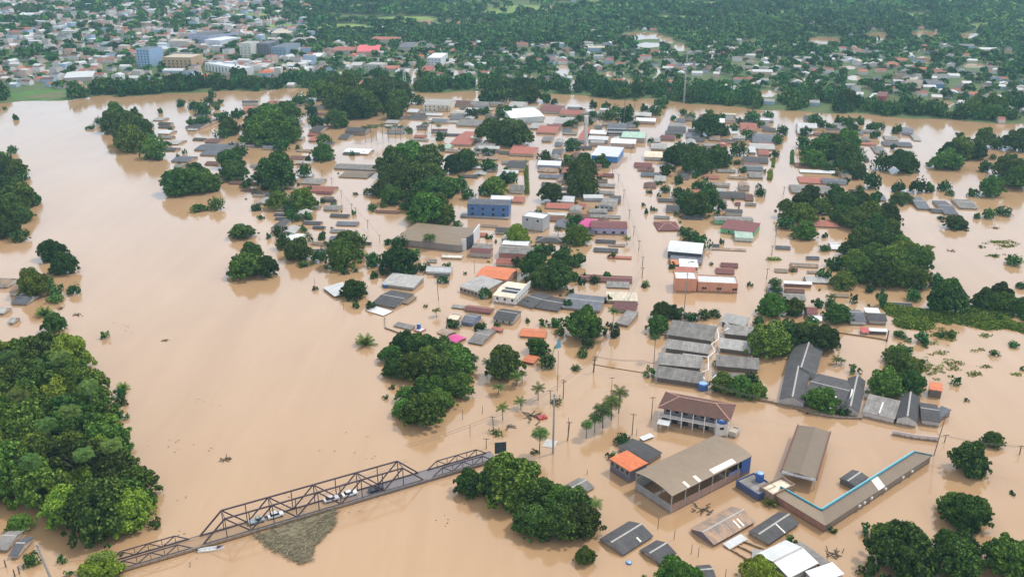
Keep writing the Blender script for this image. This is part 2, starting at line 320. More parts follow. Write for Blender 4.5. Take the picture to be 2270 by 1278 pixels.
MEADOWS = [(1150,30,80,8),(1350,20,60,5),(1500,45,70,5),(1750,35,80,5),(1950,10,90,4),(2150,20,80,5),(2200,60,60,6),(900,45,70,6),(640,60,60,5),(1300,52,50,4),(1800,62,60,5),(1250,8,80,3),(1560,22,70,4),(1010,22,60,4),(800,25,70,4),(765,62,70,9),(2035,43,42,7),(2110,50,50,6),(1690,9,60,3),(1900,22,60,4),(1100,40,50,5),(560,40,40,4)]
for p in MEADOWS: blob_sheet('meadow', ell(*p), MEAD, .12)
blob_sheet('far_track', [(1211,50),(1219,48),(1224,30),(1220,22),(1215,34)], DIRT, .16)
blob_sheet('flooded_road', [(1448,176),(1462,174),(1466,160),(1454,143),(1448,146),(1458,160)], WATER, .05)
blob_sheet('flooded_road', [(898,212),(916,212),(922,180),(926,150),(914,150),(903,185)], WATER, .05)

# ================================================================== HOUSES
NEAR_T = 520.0
FRAME = plain('window_frame', (.5,.48,.45), .6)
def house(c, A, B, C, z, roof, label=None, typ='gable', rise=1.2, wall=(.42,.38,.33), name='house', cat='house', place='', win=0, wine=0, open_=False,
          parent=None, brick=False, posts=None, ridge=True, half=False, wall_h=None, base=-2.0, group=None, descr=None, over=.3, wz=None, wsz=(1.1,1.1), para=.4):
    zc = z + rise if half else z
    a, b, cc = Q(c, *A, z), Q(c, *B, z), Q(c, *C, zc)
    if typ == 'shed' : cc = Q(c, *C, z + rise)
    u = b - a; u.z = 0; L = u.length; u.normalize(); n = Vector((-u.y, u.x, 0)); wv = (cc - a).dot(n); sg = 1 if wv > 0 else -1
    W = abs(wv) * (2 if half else 1); W = max(W, 2.0)
    ctr = a + u * (L / 2) + n * sg * W / 2; ctr.z = 0; rz = math.atan2(u.y, u.x)
    # sg=+1: far side is +y
    t = depth(pxy(c, *A)[1]); near = t < NEAR_T
    if parent is None:
        root = empty(name, ctr, rz)
        d = descr or f'{RWORD[roof]} roofed house ' + ('flooded to eaves' if z < 1.6 else 'above the flood')
        tag(root, label, cat, group)
        if not label: later(root, d, place)
    else:
        root = empty('wing', ctr - parent.location, rz) if False else None
    def M(mb, nm, mat, sub=None):
        o = mb.build(nm, mat, sub or root)
        if parent is not None and sub is None:
            o.location = ctr - Vector(parent.location); o.rotation_euler = (0, 0, rz); o.parent = parent
        return o
    hl, hw = L / 2, W / 2; th = .12
    wm = wall_mat(wall, brick); wt = wall_h if wall_h is not None else z
    # ---- roof
    rm = ROOF[roof]; rb = MB()
    if typ == 'gable':
        rb.extrude_x([(-hw,z),(0,z+rise),(hw,z),(hw,z-th),(0,z+rise-th),(-hw,z-th)], -hl, hl); top = lambda y: z + rise * (1 - abs(y) / hw)
        prof = [(-hw+over,base),(hw-over,base),(hw-over,top(hw-over)-th-.03),(0,z+rise-th-.03),(-hw+over,top(hw-over)-th-.03)]
    elif typ == 'arch':
        K = 9; ys = [-hw + 2*hw*i/(K-1) for i in range(K)]; top = lambda y: z + rise * (1 - (y / hw) ** 2)
        rb.extrude_x([(y, top(y)) for y in ys] + [(y, top(y) - th) for y in reversed(ys)], -hl, hl)
        prof = [(-hw+over,base),(hw-over,base)] + [(y * (hw-over) / hw, top(y) - th - .05) for y in reversed(ys)]
    elif typ == 'shed':
        top = lambda y: z + rise * (sg * y + hw) / (2 * hw)
        rb.extrude_x([(-hw,top(-hw)),(hw,top(hw)),(hw,top(hw)-th),(-hw,top(-hw)-th)], -hl, hl)
        prof = [(-hw+over,base),(hw-over,base),(hw-over,top(hw-over)-th-.03),(-hw+over,top(-hw+over)-th-.03)]
    elif typ == 'hip':
        k = min(hw, hl * .8); vs = [(-hl,-hw,z),(hl,-hw,z),(hl,hw,z),(-hl,hw,z),(-hl+k,0,z+rise),(hl-k,0,z+rise)]
        vs += [(p[0],p[1],p[2]-th) for p in vs[:4]]
        rb.add(vs, [(0,1,5,4),(1,2,5),(2,3,4,5),(3,0,4),(0,6,7,1),(1,7,8,2),(2,8,9,3),(3,9,6,0),(6,9,8,7)]); top = lambda y: z
        prof = [(-hw+over,base),(hw-over,base),(hw-over,z-th-.03),(-hw+over,z-th-.03)]
    else:   # flat slab behind a parapet
        rb.box(-hl+.25, hl-.25, -hw+.25, hw-.25, z-para-.15, z-para); top = lambda y: z; prof = [(-hw,base),(hw,base),(hw,z-para-.18),(-hw,z-para-.18)]; over = 0
        pb = MB(); pb.box(-hl, hl, -hw, -hw+.24, z-para-.17, z); pb.box(-hl, hl, hw-.24, hw, z-para-.17, z)
        pb.box(-hl, -hl+.24, -hw+.25, hw-.25, z-para-.17, z); pb.box(hl-.24, hl, -hw+.25, hw-.25, z-para-.17, z)
        M(pb, 'parapet', wm)
    ro = M(rb, 'roof', rm)
    if ridge and typ in ('gable', 'hip') and near:
        k = 0 if typ == 'gable' else min(hw, hl * .8); rc = MB()
        rc.extrude_x([(-.28,z+rise-.02),(0,z+rise+.13),(.28,z+rise-.02)], -hl+k-.02, hl-k+.02)
        if typ == 'hip':
            for sx in (-1, 1):
                for sy in (-1, 1): rc.bar((sx*(hl-k),0,z+rise+.03), (sx*hl,sy*hw,z+.06), .34, .14)
        o = rc.build('ridge_cap', RIDGE_T if roof in ('tile','red','dkr','org','brt') else RIDGE, ro)
    if not open_:
        wb = MB()
        if wall_h is not None: wb.box(-hl+over, hl-over, -hw+over, hw-over, base, wall_h)
        else: wb.extrude_x(prof, -hl+over, hl-over)
        wo = M(wb, 'wall', wm)
        yn = -sg * (hw - over)
        def window(x0, x1, y0, y1, z0, z1):
            wo_ = M(MB().box(x0, x1, y0, y1, z0, z1), 'window', GLASS)
            if near:
                fb = MB(); k = .1
                if x1 - x0 > y1 - y0:
                    for a_ in ((x0-k, x0, z0, z1), (x1, x1+k, z0, z1), (x0-k, x1+k, z1, z1+k), (x0-k, x1+k, z0-k, z0)): fb.box(a_[0], a_[1], y0-.03, y1+.03, a_[2], a_[3])
                else:
                    for a_ in ((y0-k, y0, z0, z1), (y1, y1+k, z0, z1), (y0-k, y1+k, z1, z1+k), (y0-k, y1+k, z0-k, z0)): fb.box(x0-.03, x1+.03, a_[0], a_[1], a_[2], a_[3])
                fb.build('frame', FRAME, wo_)
        ws, hs_ = wsz; zz = wz if wz is not None else [max(z - 1.9, z * .45)]
        for zi in zz:
            for i in range(win):
                x = -hl + over + (i + .5) * (2 * (hl - over)) / win; y0, y1 = sorted((yn, yn - sg * .04)); window(x - ws/2, x + ws/2, y0, y1, zi, zi + hs_)
            for i in range(wine):
                y = -hw + over + (i + .5) * (2 * (hw - over)) / wine
                for sx in (-1, 1):
                    x0, x1 = sorted((sx * (hl - over), sx * (hl - over) + sx * .04)); window(x0, x1, y - ws/2, y + ws/2, zi, zi + hs_)
    if posts:
        for i in range(posts):
            x = -hl + .3 + i * (2 * hl - .6) / (posts - 1)
            for y in (-hw + .3, hw - .3): M(MB().box(x-.12, x+.12, y-.12, y+.12, base, top(y) - th - .02), 'post', CONC)
    return dict(root=root, ctr=ctr, rz=rz, hl=hl, hw=hw, sg=sg, roof=ro, M=M, L=L, W=W)
MASS_X = []
def S(place, c, items):
    """quick houses: (x0,y0,x1,y1,z,roof[,typ[,wall[,windows]]]) = far and near eave of the roof in the photo"""
    for it in items:
        x0, y0, x1, y1, z, roof = it[:6]; typ = it[6] if len(it) > 6 and it[6] else 'gable'; wall = it[7] if len(it) > 7 and it[7] else random.choice([(.44,.40,.36),(.5,.44,.38),(.38,.34,.31),(.46,.36,.30),(.52,.5,.47)])
        win = it[8] if len(it) > 8 else 0; sk = (x1 - x0) * (.045 if pxy(c, x0, y0)[1] > 200 else .01)
        nm = 'house'; ct = 'house'; ds = None
        if len(it) > 9: nm, ct, ds = it[9]
        if place.startswith('in distant') or 'across river' in place:
            a = Q(c, x0, y1, z); b = Q(c, x1, y1 + sk, z); MASS_X.append(((a.x + b.x) / 2, (a.y + b.y) / 2 + 5, roof, (b - a).length, max(8, min(16, (b - a).length * .6)), z, math.atan2(b.y - a.y, b.x - a.x), typ)); continue
        z = max(z, .35); rise = {'flat': 0, 'arch': 1.6, 'shed': .5}.get(typ, 1.1 if z < 1.4 else 1.5)
        house(c, (x0, y1), (x1, y1 + sk), (x1, y0 + sk), z, roof, typ=typ, rise=rise, wall=wall, place=place, win=win, wz=None if z < 7 else [1.2 + 3 * k for k in range(int((z - 1) / 3))],
              name=nm, cat=ct, descr=ds)

# ================================================================== TREES
def crown_mesh(name, seed, nblob, nleaf, size, spread=.66, br=(.26,.42), gaps=0.0, core=True):
    g = np.random.default_rng(seed); P_ = []; F_ = []
    d = g.normal(size=(nblob, 3)); d /= np.linalg.norm(d, axis=1)[:, None]; d[:, 2] = np.where(d[:, 2] < -.55, -d[:, 2], d[:, 2])
    rad = spread * g.uniform(.55, 1.12, nblob) ** .7; ctr = d * rad[:, None]; br_ = g.uniform(*br, nblob)
    no = nblob; do = g.normal(size=(no, 3)); do /= np.linalg.norm(do, axis=1)[:, None]; do[:, 2] = np.abs(do[:, 2]) * .9 - .3
    ctr = np.concatenate([ctr, do * g.uniform(.86, 1.16, no)[:, None]]); br_ = np.concatenate([br_, g.uniform(.05, .13, no)]); nblob += no
    wt = br_ ** 2; which = g.choice(nblob, nleaf, p=wt / wt.sum()); dr = g.normal(size=(nleaf, 3)); dr /= np.linalg.norm(dr, axis=1)[:, None]
    dr[:, 2] = np.where((dr[:, 2] < -.3) & (g.random(nleaf) < .7), -dr[:, 2], dr[:, 2])
    rr = br_[which] * g.uniform(.78, 1.14, nleaf); pos = ctr[which] + dr * rr[:, None]
    # drop leaves deep inside the crown
    keep = np.ones(nleaf, bool)
    for i in range(nblob): keep &= ~((np.linalg.norm(pos - ctr[i], axis=1) < br_[i] * .72))
    pos = pos[keep]; dr = dr[keep]; n = len(pos)
    nor = dr * .8 + g.normal(size=(n, 3)) * .55 + np.array([0, 0, .25]); nor /= np.linalg.norm(nor, axis=1)[:, None]
    t = np.cross(nor, g.normal(size=(n, 3))); t /= np.linalg.norm(t, axis=1)[:, None]; b = np.cross(nor, t)
    s = size * g.uniform(.6, 1.35, n)[:, None]; asp = g.uniform(.55, .95, n)[:, None]
    q = np.stack([pos - t*s, pos - b*s*asp + nor*s*.15, pos + t*s, pos + b*s*asp - nor*s*.1], 1).reshape(-1, 3)
    v = q.tolist(); f = np.arange(4 * n).reshape(-1, 4).tolist()
    if core:
        bm = bmesh.new(); bmesh.ops.create_icosphere(bm, subdivisions=1, radius=1); iv = np.array([x.co[:] for x in bm.verts]); jf = [[x.index for x in y.verts] for y in bm.faces]; bm.free()
        for i in range(nblob):
            if g.random() < gaps or br_[i] < .12: continue
            o = len(v); v += (ctr[i] + iv * br_[i] * .74 * g.uniform(.85, 1.05, (len(iv), 1))).tolist(); f += [[k + o for k in y] for y in jf]
        o = len(v)
        if gaps < .3: v += (iv * np.array([.55, .55, .5])).tolist(); f += [[k + o for k in y] for y in jf]
    me = bpy.data.meshes.new(name); me.from_pydata(v, [], f); me.materials.append(LEAF['m']); return me
HI = [crown_mesh('crown', s, nb, 13000, .05, sp_, br_) for s, nb, sp_, br_ in ((1,46,.74,(.16,.30)),(2,60,.78,(.12,.26)),(3,36,.7,(.18,.34)),(4,74,.8,(.10,.24)),(5,52,.76,(.14,.28)),(6,40,.78,(.14,.32)))]
LOOSE = [crown_mesh('crown', s, 26, 6500, .055, .8, (.14,.28), gaps=.5) for s in (11, 12)]
LO = [crown_mesh('crown', s, nb, 3200, .09, .7, (.18,.34)) for s, nb in ((21,28),(22,36),(23,24),(24,44))]
def trunk_mesh(seed):
    g = random.Random(seed); mb = MB()
    mb.tube([(0,0,-1.2),(g.uniform(-.03,.03),.02,-.5),(0,0,.1),(.05,0,.55)], [.085,.07,.055,.02], 7)
    for k in range(5):
        a = 2*math.pi*k/5 + g.uniform(-.4,.4); h = g.uniform(-.45,.05); mb.tube([(0,0,h),(.25*math.cos(a),.25*math.sin(a),h+.2),(.6*math.cos(a),.6*math.sin(a),h+.45)], [.04,.03,.012], 5)
    o = mb.build('trunk', BARK); me = o.data; bpy.data.objects.remove(o); return me
TRUNK = [trunk_mesh(s) for s in range(3)]
TREES = []      # dicts, gathered first; the 300 that show largest become things, the rest far woodland
def T(place, c, items, loose=False, dflt=None):
    for it in items:
        X, Yb, W_ = it[:3]; ratio = None; kind = None
        for e in it[3:]:
            if isinstance(e, str): kind = e
            else: ratio = e
        px, py = pxy(c, X, Yb); far_ = py < 660; wpx = W_ / SCL.get(c, 3.758) * (1.03 if far_ else 1.0); ratio = (ratio or random.uniform(.74, .96)) * (1.04 if far_ else 1.0)
        kind = kind or dflt or random.choice('dddmmdm'); v = (py - 639) / FPX; th = PITCH + math.atan(v)
        for _ in range(2):
            m_ = mpp(py); Rr = wpx * m_ / 2; Rz = Rr * ratio
            off = (math.sqrt((Rr * math.sin(th))**2 + (Rz * math.cos(th))**2) - Rz * math.cos(th)) / m_; yb = py - off
        TREES.append(dict(p=G(px, yb), r=Rr, rz=Rz, kind=kind, place=place, wpx=wpx, loose=loose))
def grove(place, c, poly, n, wr, mind, kinds='ddmmml', seed=1):
    """crowns standing close together; poly = where their stems stand, in the photo"""
    g = random.Random(seed); P_ = [Q(c, *p) for p in poly]; xs = [p.x for p in P_]; ys = [p.y for p in P_]; got = []
    def inside(x, y):
        r = False
        for i in range(len(P_)):
            a, b = P_[i], P_[i-1]
            if (a.y > y) != (b.y > y) and x < (b.x - a.x) * (y - a.y) / (b.y - a.y) + a.x: r = not r
        return r
    for _ in range(6000):
        if len(got) >= n: break
        x = g.uniform(min(xs), max(xs)); y = g.uniform(min(ys), max(ys))
        if inside(x, y) and all((x-q[0])**2 + (y-q[1])**2 > mind**2 for q in got): got.append((x, y))
    for x, y in got:
        Rr = g.uniform(*wr) / 2; px, py = proj((x, y, 0))
        TREES.append(dict(p=Vector((x, y, 0)), r=Rr, rz=Rr * g.uniform(.8, 1.05), kind=g.choice(kinds), place=place, wpx=2 * Rr / mpp(py), loose=g.random() < .2))
KW = {'d': 'dark green', 'm': 'mid green', 'l': 'light yellow-green'}
def plant_trees(cap=300):
    TREES.sort(key=lambda t: -t['wpx']); rest = TREES[cap:]; cur = TREES[:cap]; cl = {}
    for t in cur: cl.setdefault(t['place'], []).append(t)
    for place, L in cl.items():
        L.sort(key=lambda t: proj(t['p'])[0])
        for i, t in enumerate(L):
            shrub = t['r'] < 2.6; e = empty('shrub' if shrub else 'tree', t['p'], 0)
            size = 'small' if t['r'] < 3.6 else 'broad' if t['r'] > 6.2 else 'rounded'; wd = 'shrub' if shrub else 'tree'
            nm = f'{size} {KW[t["kind"]]} {wd} {place}' if len(L) == 1 else f'{size} {KW[t["kind"]]} {wd}, {ordn(i + 1, len(L))} {place}'
            tag(e, nm, wd, 'trees standing in the flood'); me = random.choice(LOOSE if t['loose'] else HI if t['wpx'] > 34 else LO)
            z0 = float(ground_z(t['p'].x, t['p'].y)); e.location.z = max(z0, 0)
            o = bpy.data.objects.new('foliage' if shrub else 'crown', me); COL.objects.link(o); o.parent = e; o.location = (0, 0, t['rz'] * (.93 if t['loose'] else .66)); o.scale = (t['r'] * 1.08, t['r'] * random.uniform(.95, 1.15), t['rz'] * (1.05 if t['loose'] else 1.24))
            o.rotation_euler = (random.uniform(-.2, .2), random.uniform(-.2, .2), random.uniform(0, 6.28)); o.material_slots[0].link = 'OBJECT'; o.material_slots[0].material = LEAF[t['kind']]
            if not shrub:
                k = bpy.data.objects.new('trunk', random.choice(TRUNK)); COL.objects.link(k); k.parent = e; k.location = (0, 0, t['rz'] * .93); k.scale = (t['r'], t['r'], t['rz']); k.rotation_euler = (0, 0, random.uniform(0, 6.28))
    return rest
# ---- palms
def frond_fan(seed, nfr, up=.35, droop=1.0, leaf=.16, nl=13):
    g = random.Random(seed); mb = MB()
    for k in range(nfr):
        a = 2 * math.pi * k / nfr * 1.618 * 2 + g.uniform(-.2, .2); el = up + (k / nfr - .4) * .95 + g.uniform(-.12, .12); L = g.uniform(.85, 1.1); pts = []
        for i in range(nl + 1):
            s = i / nl * L; e = el - droop * (i / nl) ** 1.6 * .75; 
            if i == 0: p = Vector((0, 0, 0))
            else: p = p + Vector((math.cos(a) * math.cos(e), math.sin(a) * math.cos(e), math.sin(e))) * (L / nl)
            pts.append(p.copy())
        sd_ = Vector((-math.sin(a), math.cos(a), 0)); mb.tube(pts[::3], .012, 3)
        for i in range(1, nl):
            l = leaf * math.sin(math.pi * (i + .8) / (nl + 1.5)) * 1.5 + .03; ax = (pts[i+1] - pts[i]).normalized()
            for s_ in (-1, 1):
                tip = pts[i] + sd_ * s_ * l + ax * l * .7 - Vector((0, 0, l * .45)); wq = ax * .032
                mb.add([pts[i] - wq, pts[i] + wq, tip + wq * .4, tip - wq * .4], [(0, 1, 2, 3)])
    o = mb.build('fronds', LEAF['p']); me = o.data; bpy.data.objects.remove(o); return me
FAN = [frond_fan(s, 15) for s in (1, 2)]; FANW = frond_fan(5, 22, leaf=.24, droop=1.15); SPIKY = frond_fan(7, 22, up=.85, droop=.75, leaf=.12)
def palm(place, base, crown, rpx, label=None, dark=False, fan=None, descr=None, group='palms standing in the flood'):
    p = G(*base); h = max((base[1] - crown[1]) * vpp(base[1]), .4); r = rpx * mpp(base[1]); e = empty('palm_tree', p); tag(e, label, 'palm tree', group)
    if not label: later(e, descr or ('tall palm tree' if h > 5 else 'young palm tree'), place)
    bend = random.uniform(-.3, .3); tw = max(.12, r * .05)
    MB().tube([(0,0,-1.5),(bend*.3,0,h*.35),(bend,0,h)], [tw*1.25, tw, tw*.8], 7).build('trunk', BARK, e)
    o = bpy.data.objects.new('crown', fan or random.choice(FAN)); COL.objects.link(o); o.parent = e; o.location = (bend, 0, h); o.scale = (r, r, r); o.rotation_euler = (0, 0, random.uniform(0, 6.28))
    o.material_slots[0].link = 'OBJECT'; o.material_slots[0].material = LEAF['d'] if dark else LEAF['p'] 
    return e
def spiky(place, c, X, Yb, W_, label=None, kind='m'):
    px, py = pxy(c, X, Yb); e = empty('palm_clump', G(px, py)); tag(e, label, 'plant', None)
    if not label: later(e, 'low clump of palm fronds', place)
    r = W_ / SCL.get(c, 3.758) * mpp(py) / 2; o = bpy.data.objects.new('fronds', SPIKY); COL.objects.link(o); o.parent = e; o.scale = (r * 1.2, r * 1.2, r * 1.1); o.location = (0, r * .6, -.1)
    o.material_slots[0].link = 'OBJECT'; o.material_slots[0].material = LEAF[kind]
def leaf_heap(name, pts, n, hmax, size, mat, seed=1):
    """floating plants / hedge: many loose leaves over a set of (x,y,rx,ry) ground patches"""
    g = np.random.default_rng(seed); V = []
    for (x, y, rx, ry) in pts:
        k = max(6, int(n * rx * ry)); a = g.uniform(0, 6.283, k); r = np.sqrt(g.random(k)) * (1 + .25 * np.sin(a * 3 + x)); 
        z = hmax * (1 - np.clip(r, 0, 1) ** 2) * g.uniform(.15, 1, k); pos = np.stack([x + np.cos(a) * r * rx, y + np.sin(a) * r * ry, z], 1)
        nor = g.normal(size=(k, 3)) * .6 + np.array([0, 0, .7]); nor /= np.linalg.norm(nor, axis=1)[:, None]; t = np.cross(nor, g.normal(size=(k, 3))); t /= np.linalg.norm(t, axis=1)[:, None]
        b = np.cross(nor, t); s = size * g.uniform(.5, 1.4, k)[:, None]; V.append(np.stack([pos - t*s, pos - b*s*.6, pos + t*s, pos + b*s*.6], 1).reshape(-1, 3))
    V = np.concatenate(V); me = bpy.data.meshes.new(name); me.from_pydata(V.tolist(), [], np.arange(len(V)).reshape(-1, 4).tolist()); me.materials.append(mat)
    o = bpy.data.objects.new(name, me); COL.objects.link(o); return o
# ---- poles and lines
def pole(base, top, label=None, place='', w_=.32, arms=1, mat=None, name='utility_pole', cat='utility pole', descr=None, taper=.7):
    p = G(*base); h = (base[1] - top[1]) * vpp(base[1]); lean = (top[0] - base[0]) * mpp(base[1]); e = empty(name, p); tag(e, label, cat, None if label else 'poles standing in the flood')
    if not label: later(e, descr or 'dark utility pole with crossarm', place)
    MB().tube([(0,0,-2),(lean,0,h)], [w_/2, w_/2*taper], 6).build('shaft', mat or WOOD, e)
    for k in range(arms):
        z = h * (.96 - .1 * k); a = random.uniform(-.3, .3); d = Vector((math.cos(a), math.sin(a), 0)) * .95; q = Vector((lean * z / h, 0, z))
        MB().bar(q - d, q + d, .14).build('crossarm', mat or WOOD, e)
    return p + Vector((lean, 0, h))
def line(pts, label, n=2, gap=.8, sag=.6, r=.045):
    mb = MB()
    for k in range(n):
        for a, b in zip(pts[:-1], pts[1:]):
            d = (b - a); sd_ = Vector((-d.y, d.x, 0)).normalized() * gap * (k - (n - 1) / 2)
            mb.tube([a + sd_ + d * t - Vector((0, 0, sag * 4 * t * (1 - t) + .1)) for t in (0, .2, .4, .6, .8, 1)], r, 3)
    tag(mb.build('power_line', WIRE), label, 'power line')

# ================================================================== THE BRIDGE
ZD = .8
n0, n1 = G(242, 1268, ZD), G(1091, 1018.6, ZD); bu = (n1 - n0).normalized(); bn = Vector((-bu.y, bu.x, 0))
BWID = sum((G(*p, ZD) - n0).dot(bn) for p in ((443,1190.8),(928.6,1046.6),(945.8,1040.4))) / 3
def along(px):
    lo, hi = -60.0, (n1 - n0).length + 60
    for _ in range(50):
        md = (lo + hi) / 2; lo, hi = (md, hi) if proj(n0 + bu * md)[0] < px else (lo, md)
    return lo
br = empty('truss_bridge', (n0.x, n0.y, 0), math.atan2(bu.y, bu.x))
tag(br, 'dark steel truss bridge with one tall span and two low spans across flooded river', 'bridge')
x0, x1 = along(150), along(1102)
dm, N, Lk, B = newmat('silted_deck'); tc = nod(N, 'TexCoord'); sx = nod(N, 'SeparateXYZ'); Lk.new(tc.outputs['Object'], sx.inputs[0]); n_ = nod(N, 'TexNoise', Scale=.22, Detail=7.0, Roughness=.7); Lk.new(tc.outputs['Object'], n_.inputs['Vector'])
g_ = nod(N, 'MapRange'); Lk.new(sx.outputs['X'], g_.inputs['Value']); g_.inputs['From Min'].default_value = along(640); g_.inputs['From Max'].default_value = along(900); g_.inputs['To Min'].default_value = .34; g_.inputs['To Max'].default_value = -.12
ad = nod(N, 'Math', operation='ADD'); Lk.new(n_.outputs['Fac'], ad.inputs[0]); Lk.new(g_.outputs[0], ad.inputs[1]); rr_ = nod(N, 'MapRange'); Lk.new(ad.outputs[0], rr_.inputs['Value']); rr_.inputs['From Min'].default_value = .46; rr_.inputs['From Max'].default_value = .70
Lk.new(mixc(N, Lk, rr_.outputs[0], (.185,.165,.175), (.33,.215,.125)), B.inputs['Base Color']); B.inputs['Roughness'].default_value = .5      # silt left on the deck by the flood
MB().box(x0, x1, -.5, BWID + .5, ZD - .55, ZD).build('deck', dm, br)
mb = MB()
for y in (-.42, BWID + .3): mb.box(x0, x1, y, y + .12, ZD - .01, ZD + .22)
mb.build('kerb', CONC, br)
rl = MB(); x = x0
while x < x1: rl.box(x - .05, x + .05, -.62, -.52, ZD - 1.1, ZD + .75); x += 2.1
rl.bar((x0, -.57, ZD + .7), (x1, -.57, ZD + .7), .07); rl.build('guard_rail', plain('rail_grey', (.2,.18,.18)), br)
for xp in (along(436), along(948)): MB().box(xp - .9, xp + .9, -.3, BWID + .3, -6, ZD - .56).build('pier', CONC, br)
def truss(pxa, pxb, npan, H, ys, tk):
    xa, xb = along(pxa), along(pxb); p = (xb - xa) / npan
    for y in ys:
        tr = MB().bar((xa, y, ZD + .1), (xb, y, ZD + .1), tk * .9, tk * 1.1).build('truss', STEEL, br)
        def mem(nm, a, b, k): MB().bar((xa + a[0] * p, y, ZD + a[1]), (xa + b[0] * p, y, ZD + b[1]), k).build(nm, STEEL, tr)
        mem('top_chord', (1, H), (npan - 1, H), tk); mem('end_post', (0, .1), (1, H), tk); mem('end_post', (npan - 1, H), (npan, .1), tk)
        for i in range(1, npan, 1):
            mem('vertical', (i, .1), (i, H - tk * .5), tk * .62)
        for i in range(1, npan - 1):
            a, b = ((i, H), (i + 1, .1)) if i % 2 else ((i, .1), (i + 1, H)); mem('diagonal', a, b, tk * .8)
    return xa, p
xa, pn = truss(450, 939, 10, 6.0, (0, BWID), .36)
for i in range(1, 10, 2): MB().bar((xa + i * pn, .1, 6.0 + ZD + .15), (xa + i * pn, BWID - .1, 6.0 + ZD + .15), .2).build('cross_beam', STEEL, br)
truss(242, 425.7, 6, 2.3, (0, BWID), .25); truss(959, 1091, 6, 2.3, (0, BWID), .25)
def on_deck(px, y): s = along(px); return n0 + bu * s + bn * y
BRZ = math.atan2(bu.y, bu.x)
def car(loc, rz, col, label, pickup=False):
    e = empty('car', loc, rz); tag(e, label, 'car', 'vehicles stranded on the bridge'); pm = plain('car_paint_%d' % int(sum(col) * 1000), col, .3, var=.04)
    b = MB().extrude_x([(-.82,.32),(.82,.32),(.86,.62),(.8,.9),(-.8,.9),(-.86,.62)], -2.1, 2.1); b.build('body', pm, e)
    prof = [(-1.5,.9),(1.0,.9),(.45,1.45),(-1.1,1.47)] if not pickup else [(-.1,.9),(1.2,.9),(.7,1.5),(0,1.52)]
    c = MB(); c.add([(x_, y_ * (.74 if z_ < 1 else .62), z_) for y_ in (-1, 1) for x_, z_ in prof], [(0,1,2,3),(7,6,5,4),(0,4,5,1),(1,5,6,2),(2,6,7,3),(3,7,4,0)]); c.build('cabin', GLASS, e)
    xs = [p[0] for p in prof[2:]]; MB().box(min(xs) + .03, max(xs) - .03, -.6, .6, prof[3][1] - .02, prof[3][1] + .05).build('car_roof', pm, e)
    for sx in (-1.3, 1.3):
        for sy in (-.74, .74): MB().tube([(sx, sy - .1, .33), (sx, sy + .1, .33)], .33, 12).build('wheel', DARK, e)
    for sy in (-.6, .6): MB().box(2.09, 2.13, sy - .16, sy + .16, .6, .76).build('headlight', WHITE, e)
for px, y, col, lb, pk in ((618, 3.6, (.62,.64,.66), 'silver car on the deck below the tall truss span', 0), (742, 3.9, (.55,.52,.56), 'pale grey car near the middle of the tall truss span', 0),
                   (783, 4.1, (.8,.8,.8), 'white car on the far side of the bridge deck', 0), (838, 1.6, (.03,.035,.05), 'dark car near the right end of the tall truss span', 1),
                   (575, 3.9, (.30,.36,.40), 'grey-blue car behind the left panels of tall truss', 1)):
    car(on_deck(px, min(y, BWID - 1.1)) , BRZ, col, lb, pk)
# boat tied below the left end of the tall span
def boat(a, b, wd, label):
    A_, B_ = G(*a), G(*b); L = (B_ - A_).length; u = (B_ - A_) / L; e = empty('boat', (A_ + B_) / 2, math.atan2(u.y, u.x)); tag(e, label, 'boat')
    K = 9; vs = []; fs = []
    for i in range(K):
        t = i / (K - 1); x = (t - .5) * L; w_ = wd / 2 * (math.sin(math.pi * min(max(t * .9 + .1, 0), 1))) ** .55 + .03; h = .55 + .35 * max(0, t - .7) / .3
        vs += [(x, -w_, h), (x, -w_ * .7, -.15), (x, w_ * .7, -.15), (x, w_, h), (x, w_ * .86, h), (x, w_ * .6, .05), (x, -w_ * .6, .05), (x, -w_ * .86, h)]
    for i in range(K - 1):
        for j in range(8): fs.append((i*8+j, i*8+(j+1)%8, (i+1)*8+(j+1)%8, (i+1)*8+j))
    fs += [tuple(range(8)), tuple((K-1)*8+j for j in range(8))]
    MB().add(vs, fs).build('hull', WHITE, e)
    for t in (-.36, -.2, -.04, .12): MB().box(t * L - .22, t * L + .22, -wd * .34, wd * .34, .3, .42).build('bench', plain('boat_bench', (.4,.42,.48)), e)
    MB().add([(.3*L,-wd*.4,.68),(.48*L,-.06,.92),(.48*L,.06,.92),(.3*L,wd*.4,.68),(.22*L,wd*.42,.6),(.22*L,-wd*.42,.6)], [(0,1,2,3,4,5)]).build('bow_cover', plain('bow_cover', (.05,.03,.08)), e)
    MB().box(-.53 * L, -.48 * L, -.15, .15, 0, .95).build('outboard_motor', DARK, e)
boat((438, 1222), (498, 1214), 1.5, 'long narrow white boat with dark bow moored under the bridge')
